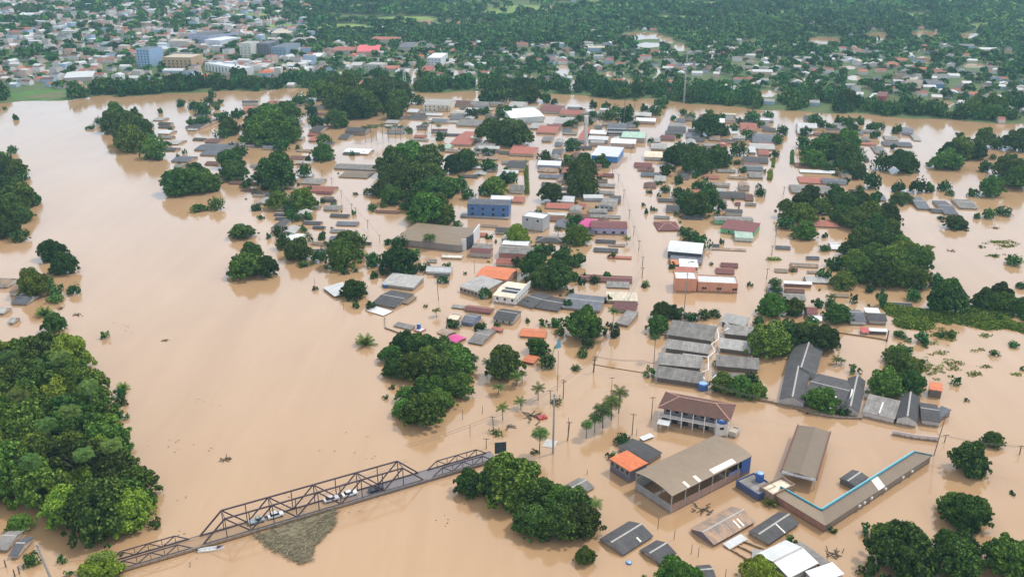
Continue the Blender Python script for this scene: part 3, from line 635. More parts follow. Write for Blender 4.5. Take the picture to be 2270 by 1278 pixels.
# debris raft held against the near truss
def raft():
    pts = [Q(14, *p) for p in ((20,925),(340,820),(660,725),(685,760),(660,850),(620,900),(560,975),(500,1020),(485,1090),(470,1130),(400,1150),(330,1120),(250,1070),(160,1040),(100,990))]
    c = sum(pts, Vector()) / len(pts); g = random.Random(3); n = len(pts); mb = MB(); rings = 9; vs = []
    for k in range(rings):
        for i in range(n * 3):
            a, b = pts[i // 3], pts[(i // 3 + 1) % n]; p = a.lerp(b, (i % 3) / 3); q = c + (p - c) * (1 - k / rings) * g.uniform(.96, 1.06); vs.append((q.x, q.y, (-.1 if k == 0 else g.uniform(.12, .5))))
    m = n * 3; vs.append((c.x, c.y, .4)); fs = [(k*m+i, k*m+(i+1)%m, (k+1)*m+(i+1)%m, (k+1)*m+i) for k in range(rings-1) for i in range(m)] + [((rings-1)*m+i, (rings-1)*m+(i+1)%m, len(vs)-1) for i in range(m)]
    mb.add(vs, fs)
    for _ in range(1500):
        i = g.randrange(n); a, b = pts[i], pts[(i + 1) % n]; p = a.lerp(b, g.random()); p = c + (p - c) * (g.random() ** .5 * 1.03 if g.random() < .9 else g.uniform(1, 1.14)); an = g.gauss(.5, .7); l = g.uniform(.4, 2.2) * (1 if g.random() < .93 else 2.2)
        d = Vector((math.cos(an), math.sin(an), g.uniform(-.12, .2))) * l / 2; p.z = g.uniform(.2, .6); mb.bar(p - d, p + d, g.uniform(.05, .16))
    mt, N, Lk, B = newmat('driftwood'); ge = nod(N, 'NewGeometry'); r = nod(N, 'ValToRGB'); e = r.color_ramp.elements; e[0].color = (.12,.095,.06,1); e[1].color = (.42,.36,.26,1); k = e.new(.6); k.color = (.22,.185,.12,1)
    Lk.new(ge.outputs['Random Per Island'], r.inputs['Fac']); tc = nod(N, 'TexCoord'); nn = nod(N, 'TexNoise', Scale=1.6, Detail=7.0, Roughness=.8); Lk.new(tc.outputs['Object'], nn.inputs['Vector'])
    Lk.new(mixc(N, Lk, nn.outputs['Fac'], r.outputs['Color'], (.17,.145,.085)), B.inputs['Base Color']); B.inputs['Roughness'].default_value = .95
    tag(mb.build('debris_raft', mt), 'raft of grey-brown driftwood and debris caught against the truss bridge', 'debris raft', kind='stuff')
raft()
# billboard beside the right end of the bridge
p = G(1109.6, 1019); e = empty('billboard', p, R(8)); tag(e, 'dark blue billboard on a post beside right end of bridge', 'billboard'); k = vpp(1019)
MB().tube([(0,0,-2),(0,0,24*k)], .22, 8).build('post', DARK, e)
fr = MB().box(-1.75, 1.75, -.12, .12, 15*k, 39*k).build('frame', DARK, e); MB().box(-1.62, 1.62, -.16, -.125, 15*k+.15, 39*k-.15).build('panel', plain('billboard_face', (.015,.05,.075), .3, var=.5, scale=.8), fr)

# ================================================================== LANDMARK BUILDINGS OF THE FOREGROUND
def slope_panel(h, x0, x1, f0, f1, z, rise, mat, name, lift=.05):
    """thin sheet on the near slope of a gable or arch roof; f = fraction from eave (0) to ridge (1)"""
    hw, sg = h['hw'], h['sg']; K = 5; vs = []
    for i in range(K):
        f = f0 + (f1 - f0) * i / (K - 1); y = -sg * hw * (1 - f); zz = (z + rise * f) if h['typ'] == 'gable' else z + rise * (1 - (y / hw) ** 2)
        vs += [(x0 * h['hl'], y, zz + lift), (x1 * h['hl'], y, zz + lift)]
    mb = MB().add(vs, [(2*i, 2*i+1, 2*i+3, 2*i+2) for i in range(K-1)]); o = h['M'](mb, name, mat); return o
SKYL = plain('translucent_sheet', (.72,.66,.58), .4, var=.1)
h = house(15, (1390,605), (2060,268), (1740,100), 6, 'tan', 'large tan curved roof of the open-sided sports hall above the flood', typ='arch', rise=1.0, open_=True, posts=7, name='sports_hall', cat='sports hall'); h['typ'] = 'arch'
M, hl, hw, sg = h['M'], h['hl'], h['hw'], h['sg']; yn = -sg * (hw - .25)
def slab(mb, xa, xb, ya, yb, za, zb): ya, yb = sorted((ya, yb)); return mb.box(xa, xb, ya, yb, za, zb)
M(slab(MB(), -hl+.3, hl-.3, yn, yn + sg*.2, -2, 2.7), 'side_wall', wall_mat((.36,.21,.17), True)); M(slab(MB(), -hl+.3, hl-.3, -yn, -yn - sg*.2, -2, 4.2), 'side_wall', wall_mat((.4,.37,.33)))
M(MB().box(-hl+.25, -hl+.45, -hw+.45, hw-.45, -2, 2.7), 'end_wall', wall_mat((.30,.29,.30))); M(MB().box(hl-.45, hl-.25, -hw+.45, hw-.45, -2, 5.6), 'end_wall', wall_mat((.05,.10,.24)))
M(slab(MB(), hl*.74, hl-.5, yn - sg*.04, yn - sg*.12, .9, 5.7), 'blue_panel', plain('blue_paint', (.03,.09,.30), .6)); M(slab(MB(), hl*.42, hl*.72, yn, yn + sg*.1, 2.75, 3.5), 'blue_railing', plain('rail_blue', (.12,.2,.4)))
for i in range(-3, 4): M(MB().bar((hl*.3*i, -hw+.4, 5.75), (hl*.3*i, hw-.4, 5.75), .18, .3), 'roof_beam', DARK)
for a in ((.02,.60,.05,.30),(-.62,-.56,.02,.34),(-.36,-.29,.02,.36)): slope_panel(h, a[0], a[1], a[2], a[3], 6, 1.0, SKYL, 'skylight')
h = house(15, (1040,400), (865,290), (1165,312), 4.3, 'brt', 'bright orange hipped roof annex at the left end of sports hall', typ='hip', rise=.5, wall=(.13,.13,.19), win=4, wz=[2.3], wsz=(1.3,1.5), name='annex_building', cat='building', ridge=False)
house(15, (1190,318), (1310,242), (1050,128), 1.6, 'dk', 'dark grey roof behind the orange annex, beside a round bush', typ='gable', rise=.5, wall=(.3,.3,.3), ridge=False)
house(15, (1150,142), (1243,106), (1205,80), .6, 'wht', 'small white roof at the corner of dark roof behind annex', typ='shed', rise=.2, wall=(.3,.3,.3))
h = house(15, (980,1095), (1235,935), (1050,800), .6, 'dk', 'blue-grey gable roof with pale ridge at bottom, left of two neighbours', rise=1.5, wall=(.3,.28,.27))
slope_panel(dict(h, typ='gable'), .2, .28, .1, .45, .6, 1.5, SKYL, 'skylight')
house(15, (1285,1170), (1430,1080), (1265,965), .6, 'dk', 'small dark brown-grey roof right of the blue-grey gable roof', rise=1.3, wall=(.3,.26,.24))
house(15, (600,612), (745,530), (620,445), .5, 'fib', 'grey roof half hidden behind the trees right of bridge', rise=1.0)
h = house(15, (1740,1010), (2085,815), (1900,680), .9, 'rst', 'long grey roof with big rusty stains below the sports hall', rise=1.5, wall=(.16,.13,.2))
for a in ((.28,.34),(.46,.52)): slope_panel(dict(h, typ='gable'), a[0], a[1], .1, .7, .9, 1.5, SKYL, 'skylight')
house(15, (1870,1046), (2020,962), (1965,915), .4, 'wht', 'small white lean-to roof beside the rusty stained roof', typ='shed', rise=.3, wall=(.4,.1,.08))
h = house(16, (130,1003), (385,830), (195,742), .9, 'dk', 'dark roof with white stripe in front of red brick leg', rise=1.2, wall=(.3,.28,.27))
slope_panel(dict(h, typ='gable'), .02, .08, 0, 1, .9, 1.2, SKYL, 'skylight')
h = house(16, (300,1285), (545,1160), (400,1035), 2.6, 'wht', 'bright white metal gable roof at bottom edge, left of big trees', rise=1.2, wall=(.32,.3,.27), half=True)
house(16, (530,1330), (760,1250), (500,1205), 2.0, 'wht', 'second white metal roof lower right of white gable roof', typ='shed', rise=.4, wall=(.4,.4,.4))
house(16, (570,1190), (640,1150), (375,985), .5, 'fib', 'grey flooded roof strip behind the white metal gable roof', typ='shed', rise=.4)
house(15, (2050,1205), (2255,1240), (2180,1060), .4, 'pal', 'pale grey flat roof just above water left of white gable', typ='shed', rise=.3)
house(15, (1640,1300), (1760,1290), (1600,1180), .8, 'dk', 'dark roof edge behind the bottom centre tree', rise=.9)
mb = MB(); pts = [Q(15, *p) for p in ((1880,1055),(1990,990),(2150,1050),(2020,1140),(1880,1055))]
for a, b in zip(pts, pts[1:]): mb.bar(a + Vector((0,0,.2)), b + Vector((0,0,.2)), .2, .7)
mb.bar(pts[0].lerp(pts[1], .5) + Vector((0,0,.2)), pts[2].lerp(pts[3], .5) + Vector((0,0,.2)), .2, .7); tag(mb.build('unfinished_wall', wall_mat((.45,.33,.23))), 'tops of unroofed walls just breaking the water near white lean-to', 'wall')
def tank(c, X, Y, r, h_, label, z=0, lid=True, place=None):
    p = Q(c, X, Y, z); e = empty('water_tank', p); tag(e, label, 'water tank')
    MB().tube([(0,0,-.2),(0,0,h_*.8),(0,0,h_)], [r, r*1.05, r*.9], 14).build('barrel', BLUE, e); 
    if lid: MB().tube([(0,0,h_+.01),(0,0,h_+.2)], [r*.85, r*.3], 14).build('lid', plain('tank_lid', (.25,.42,.68), .4), e)
    return e
tank(15, 1030, 1160, .75, .35, 'round blue tank floating below the blue-grey gable roof')
# blue and brick annexe right of the hall
h = house(15, (1925,470), (2110,590), (2060,400), 2.4, 'fib', 'low flat-roofed annexe with blue parapet right of sports hall', typ='flat', wall=(.05,.085,.2), name='annex_building', cat='building')
tank(15, 2118, 470, 1.15, 2.4, 'large blue water tank on the annexe right of sports hall', z=2.2)
h = house(15, (2120,520), (2230,590), (2230,390), 3.2, 'crm', 'roofless brick box beside the large blue tank', typ='flat', para=.8, wall=(.33,.2,.14), brick=True, name='brick_building', cat='building')
# tan open shed with brown fascias
h = house(16, (235,395), (375,12), (640,70), 4.0, 'tan', 'tan twin-slope roof of open shelter standing alone in courtyard', typ='gable', rise=.5, open_=True, posts=5, name='open_shelter', cat='shelter', ridge=False)
M, hl, hw = h['M'], h['hl'], h['hw']; FAS = plain('brown_fascia', (.16,.055,.045))
for s_ in (-1, 1): M(slab(MB(), -hl, hl, s_*(hw+.02), s_*(hw+.3), 3.55, 4.35), 'fascia', FAS)
M(MB().box(-hl-.2, -hl-.02, -hw, hw, 3.35, 4.1), 'gutter', plain('pale_gutter', (.55,.55,.56), .5)); M(MB().bar((-hl, 0, 4.58), (hl, 0, 4.58), .25, .1), 'valley_strip', plain('ridge_strip', (.17,.13,.1)))
# L-shaped building with teal gutter
zL = 2.6; O1, O0, O2, I2, I0, I1 = [Q(16, *p, zL) for p in ((1490,268),(600,850),(190,600),(225,530),(570,725),(1345,238))]
e = empty('courtyard_building', (O0.x, O0.y, 0)); tag(e, 'long low V-shaped building with tan roof and teal inner edge', 'building'); rel = lambda p: (p.x - O0.x, p.y - O0.y)
def band(a, b, c_, d, z0, z1, nm, mt): return MB().prism([rel(a), rel(b), rel(c_), rel(d)], z0, z1).build(nm, mt, e)
def inset(a, b, f): return a.lerp(b, f)
band(O0, O1, I1, I0, zL-.15, zL, 'roof', ROOF['tan']); band(O2, O0, I0, I2, zL-.15, zL+.003, 'roof', ROOF['tan'])
f = .07; band(inset(O0,I0,f), inset(O1,I1,f), inset(I1,O1,f), inset(I0,O0,f), -2, zL-.17, 'wall', wall_mat((.23,.21,.19))); band(inset(O2,I2,f), inset(O0,I0,f+.02), inset(I0,O0,f), inset(I2,O2,f), -2, zL-.18, 'wall', wall_mat((.36,.13,.09), True))
for a, b in ((I0, I1), (I0, I2)):
    pa, pb = rel(a), rel(b); MB().bar((*pa, zL + .1), (*pb, zL + .1), .45, .5).build('gutter', TEAL, e)
    d_ = (Vector(pb) - Vector(pa)).normalized(); n_ = Vector((-d_.y, d_.x)); n_ = n_ if n_.y > 0 else -n_; qa, qb = Vector(pa) + n_ * .5, Vector(pb) + n_ * .5
    MB().bar((*qa, zL - .05), (*qb, zL - .05), .5, .18).build('eave_board', plain('cyan_board', (.22,.52,.60), .5), e)
MB().bar((*rel(I1), zL + .1), (*rel(O1), zL + .1), .3, .4).build('end_parapet', TEAL, e)
q0, q1, q2, q3 = O0.lerp(O1, .47), O0.lerp(O1, .53), I0.lerp(I1, .57), I0.lerp(I1, .50); band(q0, q1, q2, q3, zL+.02, zL+.05, 'pale_roof_sheet', SKYL)
dO = (O1 - O0).normalized(); nO = Vector((dO.y, -dO.x, 0))
for t in (.30,.345,.41,.54,.71,.80):
    p = O0.lerp(O1, t) - nO * .1; c_ = rel(p); MB().bar((c_[0] - dO.x*.45, c_[1] - dO.y*.45, 1.55), (c_[0] + dO.x*.45, c_[1] + dO.y*.45, 1.55), .55, .6).build('air_conditioner', WHITE, e)
house(16, (850,525), (962,447), (830,380), 1.6, 'dk', 'small black roof standing by the teal edged V-shaped building', rise=.6, wall=(.12,.12,.13))
# brown tiled two-storey building with balcony
h = house(22, (300,420), (1590,662), (1735,372), 6.0, 'tile', 'two-storey building with brown tiled hip roof and white balcony', typ='hip', rise=2.2, wall=(.24,.22,.23), win=7, wz=[4.1], wsz=(1.5,1.5), over=1.8, name='two_storey_building', cat='building')
M, hl, hw, sg = h['M'], h['hl'], h['hw'], h['sg']; y0 = -sg * (hw - .15)
M(slab(MB(), -hl+.5, hl-.5, y0, -sg*(hw-1.8), 2.75, 3.0), 'balcony', WHITE); M(slab(MB(), -hl+.5, hl-.5, y0, y0 + sg*.12, 3.0, 3.95), 'balustrade', plain('balustrade_grey', (.45,.44,.45)))
for i in range(7): x = -hl + .6 + i * (2*hl - 1.2) / 6; M(slab(MB(), x-.13, x+.13, y0 - sg*.02, y0 + sg*.24, -2, 5.86), 'column', WHITE)
for i in range(6): x = -hl + 2.2 + i * (2*hl - 3) / 6; M(slab(MB(), x-.9, x+.9, -sg*(hw-1.8), -sg*(hw-1.76), .3, 2.3), 'window', GLASS)
e = empty('tank_tower', G(1597, 963)); tag(e, 'square white tank tower in front of the brown tiled building', 'tower'); zt = 4.6
MB().box(-1.9, 1.9, -1.4, 1.4, -2, zt).build('wall', wall_mat((.68,.66,.64)), e); MB().box(-.75, .55, -1.46, -1.41, 2.6, 3.5).build('opening', GLASS, e)
e2 = empty('water_tank', G(1597, 963) + Vector((0, 0, zt))); tag(e2, 'blue water tank on top of the square white tower', 'water tank'); MB().tube([(0,0,0),(0,0,1.0),(0,0,1.3)], [1.55,1.6,1.2], 16).build('barrel', BLUE, e2); MB().tube([(0,0,1.31),(0,0,1.5)], [1.1,.4], 16).build('lid', plain('tank_lid', (.25,.42,.68), .4), e2)
house(22, (290,705), (500,745), (525,655), 2.4, 'wht', 'white awning roof at left corner of brown tiled building', typ='shed', rise=.4, open_=True, posts=2, name='awning', cat='awning')
house(22, (1560,830), (1690,870), (1690,760), 2.0, 'crm', 'small pale block right of the square white tank tower', typ='flat', wall=(.5,.48,.44))
# terracotta painted building
e = empty('terracotta_building', Q(11, 1660, 175)); tag(e, 'terracotta painted building with tall left block and pale flat roofs', 'building')
house(11, (1420,62), (1600,68), (1592,5), 6.3, 'wht', typ='flat', wall=(.62,.28,.18), parent=e, para=.5)
h = house(11, (1606,91), (1940,106), (1915,42), 4.6, 'wht', typ='flat', wall=(.60,.29,.20), parent=e, para=.5)
M, hl, hw, sg = h['M'], h['hl'], h['hw'], h['sg']
for xx in (-.72,-.60,.02,.14,.80,.92): M(slab(MB(), hl*xx-.45, hl*xx+.45, -sg*hw, -sg*(hw+.04), 1.2, 2.3), 'window', GLASS)
# school: parallel grey wings joined by white gutters
e = empty('school_building', Q(11, 1700, 690)); tag(e, 'flooded school of parallel grey roofs joined by zigzag white gutters', 'school')
ZS = 2.0
for A_, B_, C_, rf in (((1340,528),(1728,585),(1752,458),'fib'),((1322,640),(1700,692),(1712,612),'fib'),((1262,775),(1640,812),(1700,716),'fib'),((1238,882),(1640,942),(1636,840),'fib'),
                   ((1815,520),(2130,556),(2160,478),'fib'),((1775,640),(2035,675),(2058,590),'pal'),((1755,790),(2120,822),(2140,728),'fib'),((1725,905),(2050,922),(2078,858),'fib'),((1790,420),(2005,462),(2025,385),'pal')):
    house(11, A_, B_, C_, ZS, rf, typ='shed', rise=1.1, parent=e, wall=(.13,.12,.12), over=.7)  # dark wall colour stands in for the eave shade between roof rows
for path in (((1752,458),(1775,520),(1778,565),(1718,612),(1748,670),(1692,716),(1692,825),(1640,842),(1660,905)),((1860,478),(1825,500)),((1890,462),(1835,432)),((1480,690),(1692,718)),((1790,838),(1725,895)),((2020,870),(2060,905))):
    pts = [Q(11, *p, 2.55) for p in path]; MB().tube([p - Vector((e.location.x, e.location.y, 0)) for p in pts], .2, 6).build('gutter', WHITE, e)
tank(11, 1645, 985, 1.7, 2.4, 'big blue water tank at front of the flooded school'); pole(pxy(11, 1648, 950), pxy(11, 1655, 895), 'short yellow post behind the big blue tank', arms=0, mat=plain('yellow_paint', (.6,.5,.12)), name='post', cat='post', w_=.4)
# big dark roofed building right of the school
e = empty('dark_roofed_building', Q(12, 520, 1000)); tag(e, 'large building with several dark roof wings right of school', 'building')
for A_, B_, C_, z, r_ in (((262,822),(335,612),(580,662),2.2,2.0),((215,1068),(272,812),(470,850),2.2,1.8),((400,1065),(735,1150),(800,915),2.1,1.8),((725,1150),(790,890),(935,925),2.2,1.8)):
    house(12, A_, B_, C_, z, 'dk', rise=r_, parent=e, wall=(.42,.40,.39))
for a, b in (((640,1145),(690,1045)),((800,1110),(825,985))): MB().bar(Q(12, *a, 3.2) - e.location, Q(12, *b, 4.0) - e.location, .5, .12).build('skylight', WHITE, e)
h = house(12, (910,1172), (1180,1235), (1215,1078), 2.0, 'fib', 'grey-green roof with white stripe between two dark roofs', typ='shed', rise=1.0, wall=(.55,.52,.5))
h['M'](MB().box(-.2, .25, -h['hw']+.3, h['hw']-.3, 2.62, 2.72), 'pale_strip', WHITE)
e = empty('hip_roofed_house', Q(12, 1380, 1180)); tag(e, 'dark slate-coloured house with white gable front at right end', 'house')
house(12, (1190,1225), (1222,1022), (1395,1010), 2.2, 'dk', rise=1.5, parent=e, wall=(.6,.58,.56)); house(12, (1400,1238), (1560,1262), (1500,1110), 2.0, 'dk', rise=1.2, parent=e, wall=(.45,.43,.42)); house(12, (1470,1190), (1555,1225), (1565,1120), 2.0, 'blu', typ='shed', rise=.4, parent=e, wall=(.2,.2,.22))
house(12, (1468,985), (1580,1002), (1588,938), 3.0, 'org', 'orange roofed house above water at edge of green floating plants', typ='shed', rise=.5, wall=(.13,.11,.1))
def fence(c, path, h_, mat, label, name='boundary_wall', cat='wall', wd=.22, z0=-1.5):
    pts = [Q(c, *p) for p in path]; o0 = pts[0]; e = empty(name, o0); tag(e, label, cat); mb = MB()
    for a, b in zip(pts, pts[1:]): mb.bar(a - o0 + Vector((0,0,(h_+z0)/2)), b - o0 + Vector((0,0,(h_+z0)/2)), wd, h_ - z0)
    mb.build('wall_run', mat, e); pm = MB()
    for p in pts: pm.box(p.x-o0.x-.2, p.x-o0.x+.2, p.y-o0.y-.2, p.y-o0.y+.2, z0, h_+.15)
    pm.build('pillar', mat, e)
fence(16, ((1160,95),(1340,128),(1530,150)), 1.6, wall_mat((.62,.56,.56)), 'low white wall below the dark slate-coloured house')
fence(12, ((0,1075),(150,1100),(330,1140),(450,1190)), .7, wall_mat((.3,.2,.14)), 'brown wall top along the front of the dark winged building')
fence(12, ((450,1190),(700,1230),(900,1235)), .8, wall_mat((.35,.28,.24)), 'brownish wall continuing right towards the grey-green roof')
fence(12, ((700,518),(900,545),(1112,580)), .5, wall_mat((.36,.24,.18)), 'thin brown wall below the pink walled house group')
fence(10, ((1100,400),(1105,480),(1230,525)), .6, wall_mat((.3,.25,.22)), 'broken wall corner left of the small blue tank')
fence(11, ((735,780),(900,810),(1150,850)), .25, wall_mat((.3,.22,.17)), 'wall top running left from the school corner', wd=.12)
fence(16, ((0,560),(110,640),(180,700)), .9, wall_mat((.25,.14,.1), True), 'low brick wall between sports hall annexe and V-shaped building')

# white house with solar panels, and its neighbours
h = house(20, (590,600), (925,650), (1165,455), 3.4, 'crm', 'white walled house with dark solar panels on pale roof', typ='gable', rise=1.0, wall=(.72,.70,.68), win=3, wine=6, wz=[1.6], wsz=(.9,1.1)); h['typ'] = 'gable'
slope_panel(h, -.6, .9, .45, .70, 3.4, 1.0, plain('solar_panel', (.02,.03,.06), .25), 'solar_panel'); slope_panel(h, -.5, .9, .78, .97, 3.4, 1.0, plain('solar_panel', (.02,.03,.06), .25), 'solar_panel')
h['M'](MB().box(h['hl']-.22, h['hl']+.06, -h['hw'], h['hw'], 2.5, 5.2), 'parapet', wall_mat((.74,.73,.72)))
house(20, (345,325), (800,385), (905,232), 3.0, 'org', 'orange tiled roof behind the white solar panel house', rise=1.0, wall=(.42,.25,.2), ridge=False)
h = house(20, (110,475), (430,568), (590,362), 2.6, 'pal', 'grey-green roof with row of dark windows left of solar house', typ='shed', rise=.6, wall=(.5,.35,.26), win=6, wz=[.7], wsz=(1.6,1.1))
h['M'](MB().box(h['hl']-.25, h['hl']+1.6, -h['hw']+.2, -h['hw']+.4, -1, 2.4), 'teal_gate', plain('teal_panel', (.22,.5,.45), .6))
house(20, (590,925), (880,968), (1010,830), 2.0, 'dk', 'grey roofed house with walls showing right of the blue house', rise=1.3, wall=(.38,.36,.35), win=3, wz=[.5], wsz=(.8,1.0))
house(20, (130,975), (310,1005), (480,890), 1.5, 'blu', 'blue walled house with dark roof behind round tree', rise=1.1, wall=(.12,.2,.42))
house(20, (180,802), (560,852), (622,785), 1.0, 'dkr', 'low brown-red roof behind the blue walled house', rise=.7, wall=(.4,.2,.12))
house(20, (-60,935), (90,950), (175,870), 1.0, 'crm', 'flat cream roof left of the blue walled house', typ='flat', wall=(.6,.55,.46))
house(20, (0,768), (190,790), (195,745), .6, 'fib', 'thin grey roof strip just above water behind cream roof', typ='shed', rise=.3)
house(20, (230,1262), (440,1300), (760,1112), .6, 'fib', 'grey roof with red corner above the dense grove', rise=.8, wall=(.35,.3,.28))
house(10, (1985,480), (2070,505), (2100,485), .75, 'red', 'small red roof patch adjoining grey roof above dense grove', typ='shed', rise=.3)
house(10, (1605,565), (1700,600), (1757,548), .7, 'mag', 'bright magenta roof at edge of the dense grove', typ='gable', rise=.5, wall=(.2,.1,.15), ridge=False)
house(10, (1530,510), (1605,545), (1685,500), .5, 'rst', 'brownish roof touching the bright magenta roof', rise=.5)
house(10, (1070,108), (1340,142), (1395,42), 1.6, 'pal', 'large pale grey sloping roof right of white tilted roof', typ='shed', rise=.9, wall=(.3,.28,.26))
house(10, (585,138), (682,212), (830,150), 1.1, 'wht', 'white tilted roof at the river edge beside a tree', typ='shed', rise=.6, wall=(.14,.11,.09))
house(10, (990,268), (1185,305), (1290,182), .9, 'dk', 'dark roof with pale mossy lower part near the river', rise=1.0); house(10, (1225,262), (1290,275), (1375,215), .6, 'tan', 'mossy tan roof joined to the dark roof near river', typ='shed', rise=.4)
house(10, (940,330), (1090,375), (1172,330), .35, 'wht', 'white sheet roof barely above water near broken wall', typ='flat', wall=(.55,.42,.33), para=.15)
house(10, (1170,455), (1320,490), (1330,450), .5, 'fib', 'grey sheet roof left of the small blue tank', typ='shed', rise=.35)
house(10, (1345,490), (1400,505), (1415,470), .7, 'wht', 'white base slab under the small blue tank', typ='flat', wall=(.6,.3,.32), para=.1, name='concrete_platform', cat='platform')
tank(10, 1385, 480, .8, 2.0, 'small dark blue tank standing on white base slab', z=.6)
tank(10, 1103, 140, .75, 1.6, 'purple-blue barrel between pale grey roof and dark roof')
# terrace of grey roofs
for A_, B_, C_, z, rf, typ, lb in (((100,268),(232,305),(335,192),1.0,'dk','gable','dark roof touching the white solar panel house'),((250,303),(440,335),(505,232),.8,'dk','gable','dark ribbed roof in the middle of the roof row'),
      ((470,300),(790,335),(850,218),1.2,'blu','gable','biggest grey roof of the row behind large round tree'),((845,245),(1108,252),(1120,180),1.6,'crm','shed','pale tan flat roof at the street end of row'),((880,312),(1078,338),(1082,268),1.5,'dkr','shed','dark red sheet roof beside the street end'),
      ((920,432),(1025,452),(1068,335),1.2,'fib','shed','grey roof at street corner behind tall palm')):
    house(11, A_, B_, C_, z, rf, lb, typ=typ, rise=.9 if typ == 'gable' else .4, wall=(.36,.31,.27))
house(11, (622,78), (1058,97), (1065,45), .7, 'dkr', 'long narrow brown-red roof facing the main street', rise=.6, wall=(.5,.38,.3)); house(11, (845,135), (1038,142), (1042,92), .6, 'fib', 'grey roof below the long narrow brown-red roof', typ='shed', rise=.4)
house(20, (962,1172), (1330,1200), (1390,1090), .9, 'org', 'small faded orange tiled roof behind a bushy tree', rise=.7, wall=(.5,.4,.35)); house(11, (135,748), (236,770), (278,712), .9, 'org', 'tiny orange roof with brown edge beside dark round tree', typ='shed', rise=.3, wall=(.2,.1,.07))
house(21, (580,1175), (700,1195), (755,1120), .12, 'pal', 'pale blue-grey round-edged kiosk roof awash behind floodlight mast', typ='hip', rise=.25, open_=True, name='kiosk_roof', cat='kiosk', ridge=False)
# submerged red car with branches
e = empty('red_truck_cab', Q(21, 575, 880), R(25)); tag(e, 'red vehicle roof sticking out of the water by branches', 'vehicle'); MB().extrude_x([(-1.15,-.8),(1.15,-.8),(1.1,.55),(.95,.7),(-.95,.7),(-1.1,.55)], -1.5, 1.5).build('cabin', plain('red_paint', (.38,.05,.05), .4), e); MB().box(-1.53, -1.505, -.85, .85, .0, .5).build('windscreen', GLASS, e)
# leaning mast with yellow and blue banner
p = Q(21, 622, 285); e = empty('leaning_banner_pole', p); tag(e, 'leaning white pole with yellow and blue banner in dark tree', 'banner'); k = vpp(pxy(21, 0, 285)[1]); s_ = mpp(pxy(21, 0, 285)[1]); X = lambda a, b: Vector(((a - 622) / 4.732 * s_, 0, (285 - b) / 4.732 * k))
MB().tube([X(600, 320), X(665, 230), X(690, 180)], .13, 6).build('shaft', WHITE, e); MB().add([X(675,215), X(695,205), X(722,110), X(700,120)], [(0,1,2,3)]).build('yellow_cloth', plain('yellow_cloth', (.72,.62,.2), .8), e)
MB().add([X(700,150), X(722,158), X(772,140), X(762,62), X(735,70), X(722,110)], [(0,1,2,3,4,5)]).build('blue_cloth', plain('blue_cloth', (.16,.4,.55), .8), e)

# ================================================================== MID TOWN: named buildings, then the many roofs
house(6, (1195,862), (1738,918), (1795,768), 3.6, 'tan', 'long tan roofed warehouse with palm in front', rise=1.0, wall=(.26,.23,.22), name='warehouse', cat='warehouse', ridge=False)
for a, b, z, col, nm, lb in (((1742,962),(1782,962),6.2,(.7,.69,.7),'facade_panel','white facade panel at the right end of tan warehouse'),((1784,955),(1838,925),6.5,(.045,.05,.065),'facade_panel','black facade panel between the two white warehouse panels'),((1840,915),(1890,845),7.0,(.66,.66,.68),'facade_panel','tall white side panel at far right end of warehouse')):
    A_, B_ = Q(6, *a), Q(6, *b); e = tag(empty(nm, A_), lb, 'facade'); MB().bar(Vector((0,0,z/2-1)), B_ - A_ + Vector((0,0,z/2-1)), .5, z+2).build('panel', plain('facade_%d' % int(col[0]*1000), col, .5, var=.08), e)
house(6, (1785,572), (2135,584), (2140,535), 7.4, 'blu', 'blue two-storey building with grey-blue roof', rise=1.2, wall=(.075,.16,.36), win=4, wz=[1.2,4.2], wsz=(1.3,1.4), name='blue_building', cat='building', over=.15)
house(6, (1730,668), (2130,690), (2132,672), 1.0, 'pal', 'pale painted yard wall along the foot of blue building', typ='flat', wall=(.3,.3,.38), name='yard_wall', cat='wall', para=.1)
house(7, (140,668), (315,692), (335,648), 7.6, 'wht', 'tall grey box building with white roof on left street', typ='flat', wall=(.42,.42,.44), win=2, wz=[5.2], wsz=(1.2,1.2), name='white_roofed_building', cat='building')
h = house(7, (712,768), (1020,775), (1010,715), 3.6, 'dkr', 'purple walled shop with dark red roof on main street', rise=1.0, wall=(.38,.34,.52), win=4, wz=[.4], wsz=(1.8,1.4), name='shop', cat='shop', ridge=False)
house(7, (600,752), (708,765), (760,700), 2.6, 'mag', 'pink roof joined to the left of purple walled shop', rise=.6, wall=(.5,.3,.4), ridge=False)
house(7, (785,578), (905,588), (915,525), 3.2, 'fib', 'small grey two-window block beside the main street', rise=.6, wall=(.4,.4,.4), win=3, wz=[1.2])
house(7, (1275,790), (1465,788), (1440,715), .7, 'dkr', 'dark red roof right of main street facing purple shop', typ='hip', rise=1.3, wall=(.3,.12,.14))
house(7, (1745,705), (2070,712), (2060,678), 2.6, 'fib', 'grey upper roof of the green walled building', rise=.6, wall=(.22,.5,.3)); house(7, (1790,772), (2075,812), (2065,722), 2.6, 'dkr', 'brown-red lower roof of the green walled building', typ='shed', rise=.9, wall=(.12,.46,.2), win=2, wz=[.6])
house(7, (1915,850), (2068,858), (2060,802), 2.2, 'grn', 'white glazed porch in front of brown-red lower roof', rise=1.0, wall=(.55,.62,.58), name='porch', cat='porch')
house(7, (1350,962), (1640,988), (1600,893), 3.4, 'wht', 'big white arched roof right of the main street', typ='arch', rise=1.6, wall=(.06,.06,.08), ridge=False)
house(7, (1370,1040), (1640,1062), (1640,990), 1.5, 'blu', 'grey lean-to roof below the big white arched roof', typ='shed', rise=.4); house(7, (1380,1072), (1445,1075), (1440,1035), 2, 'org', 'small orange-red roof left of two white strips', rise=.5)
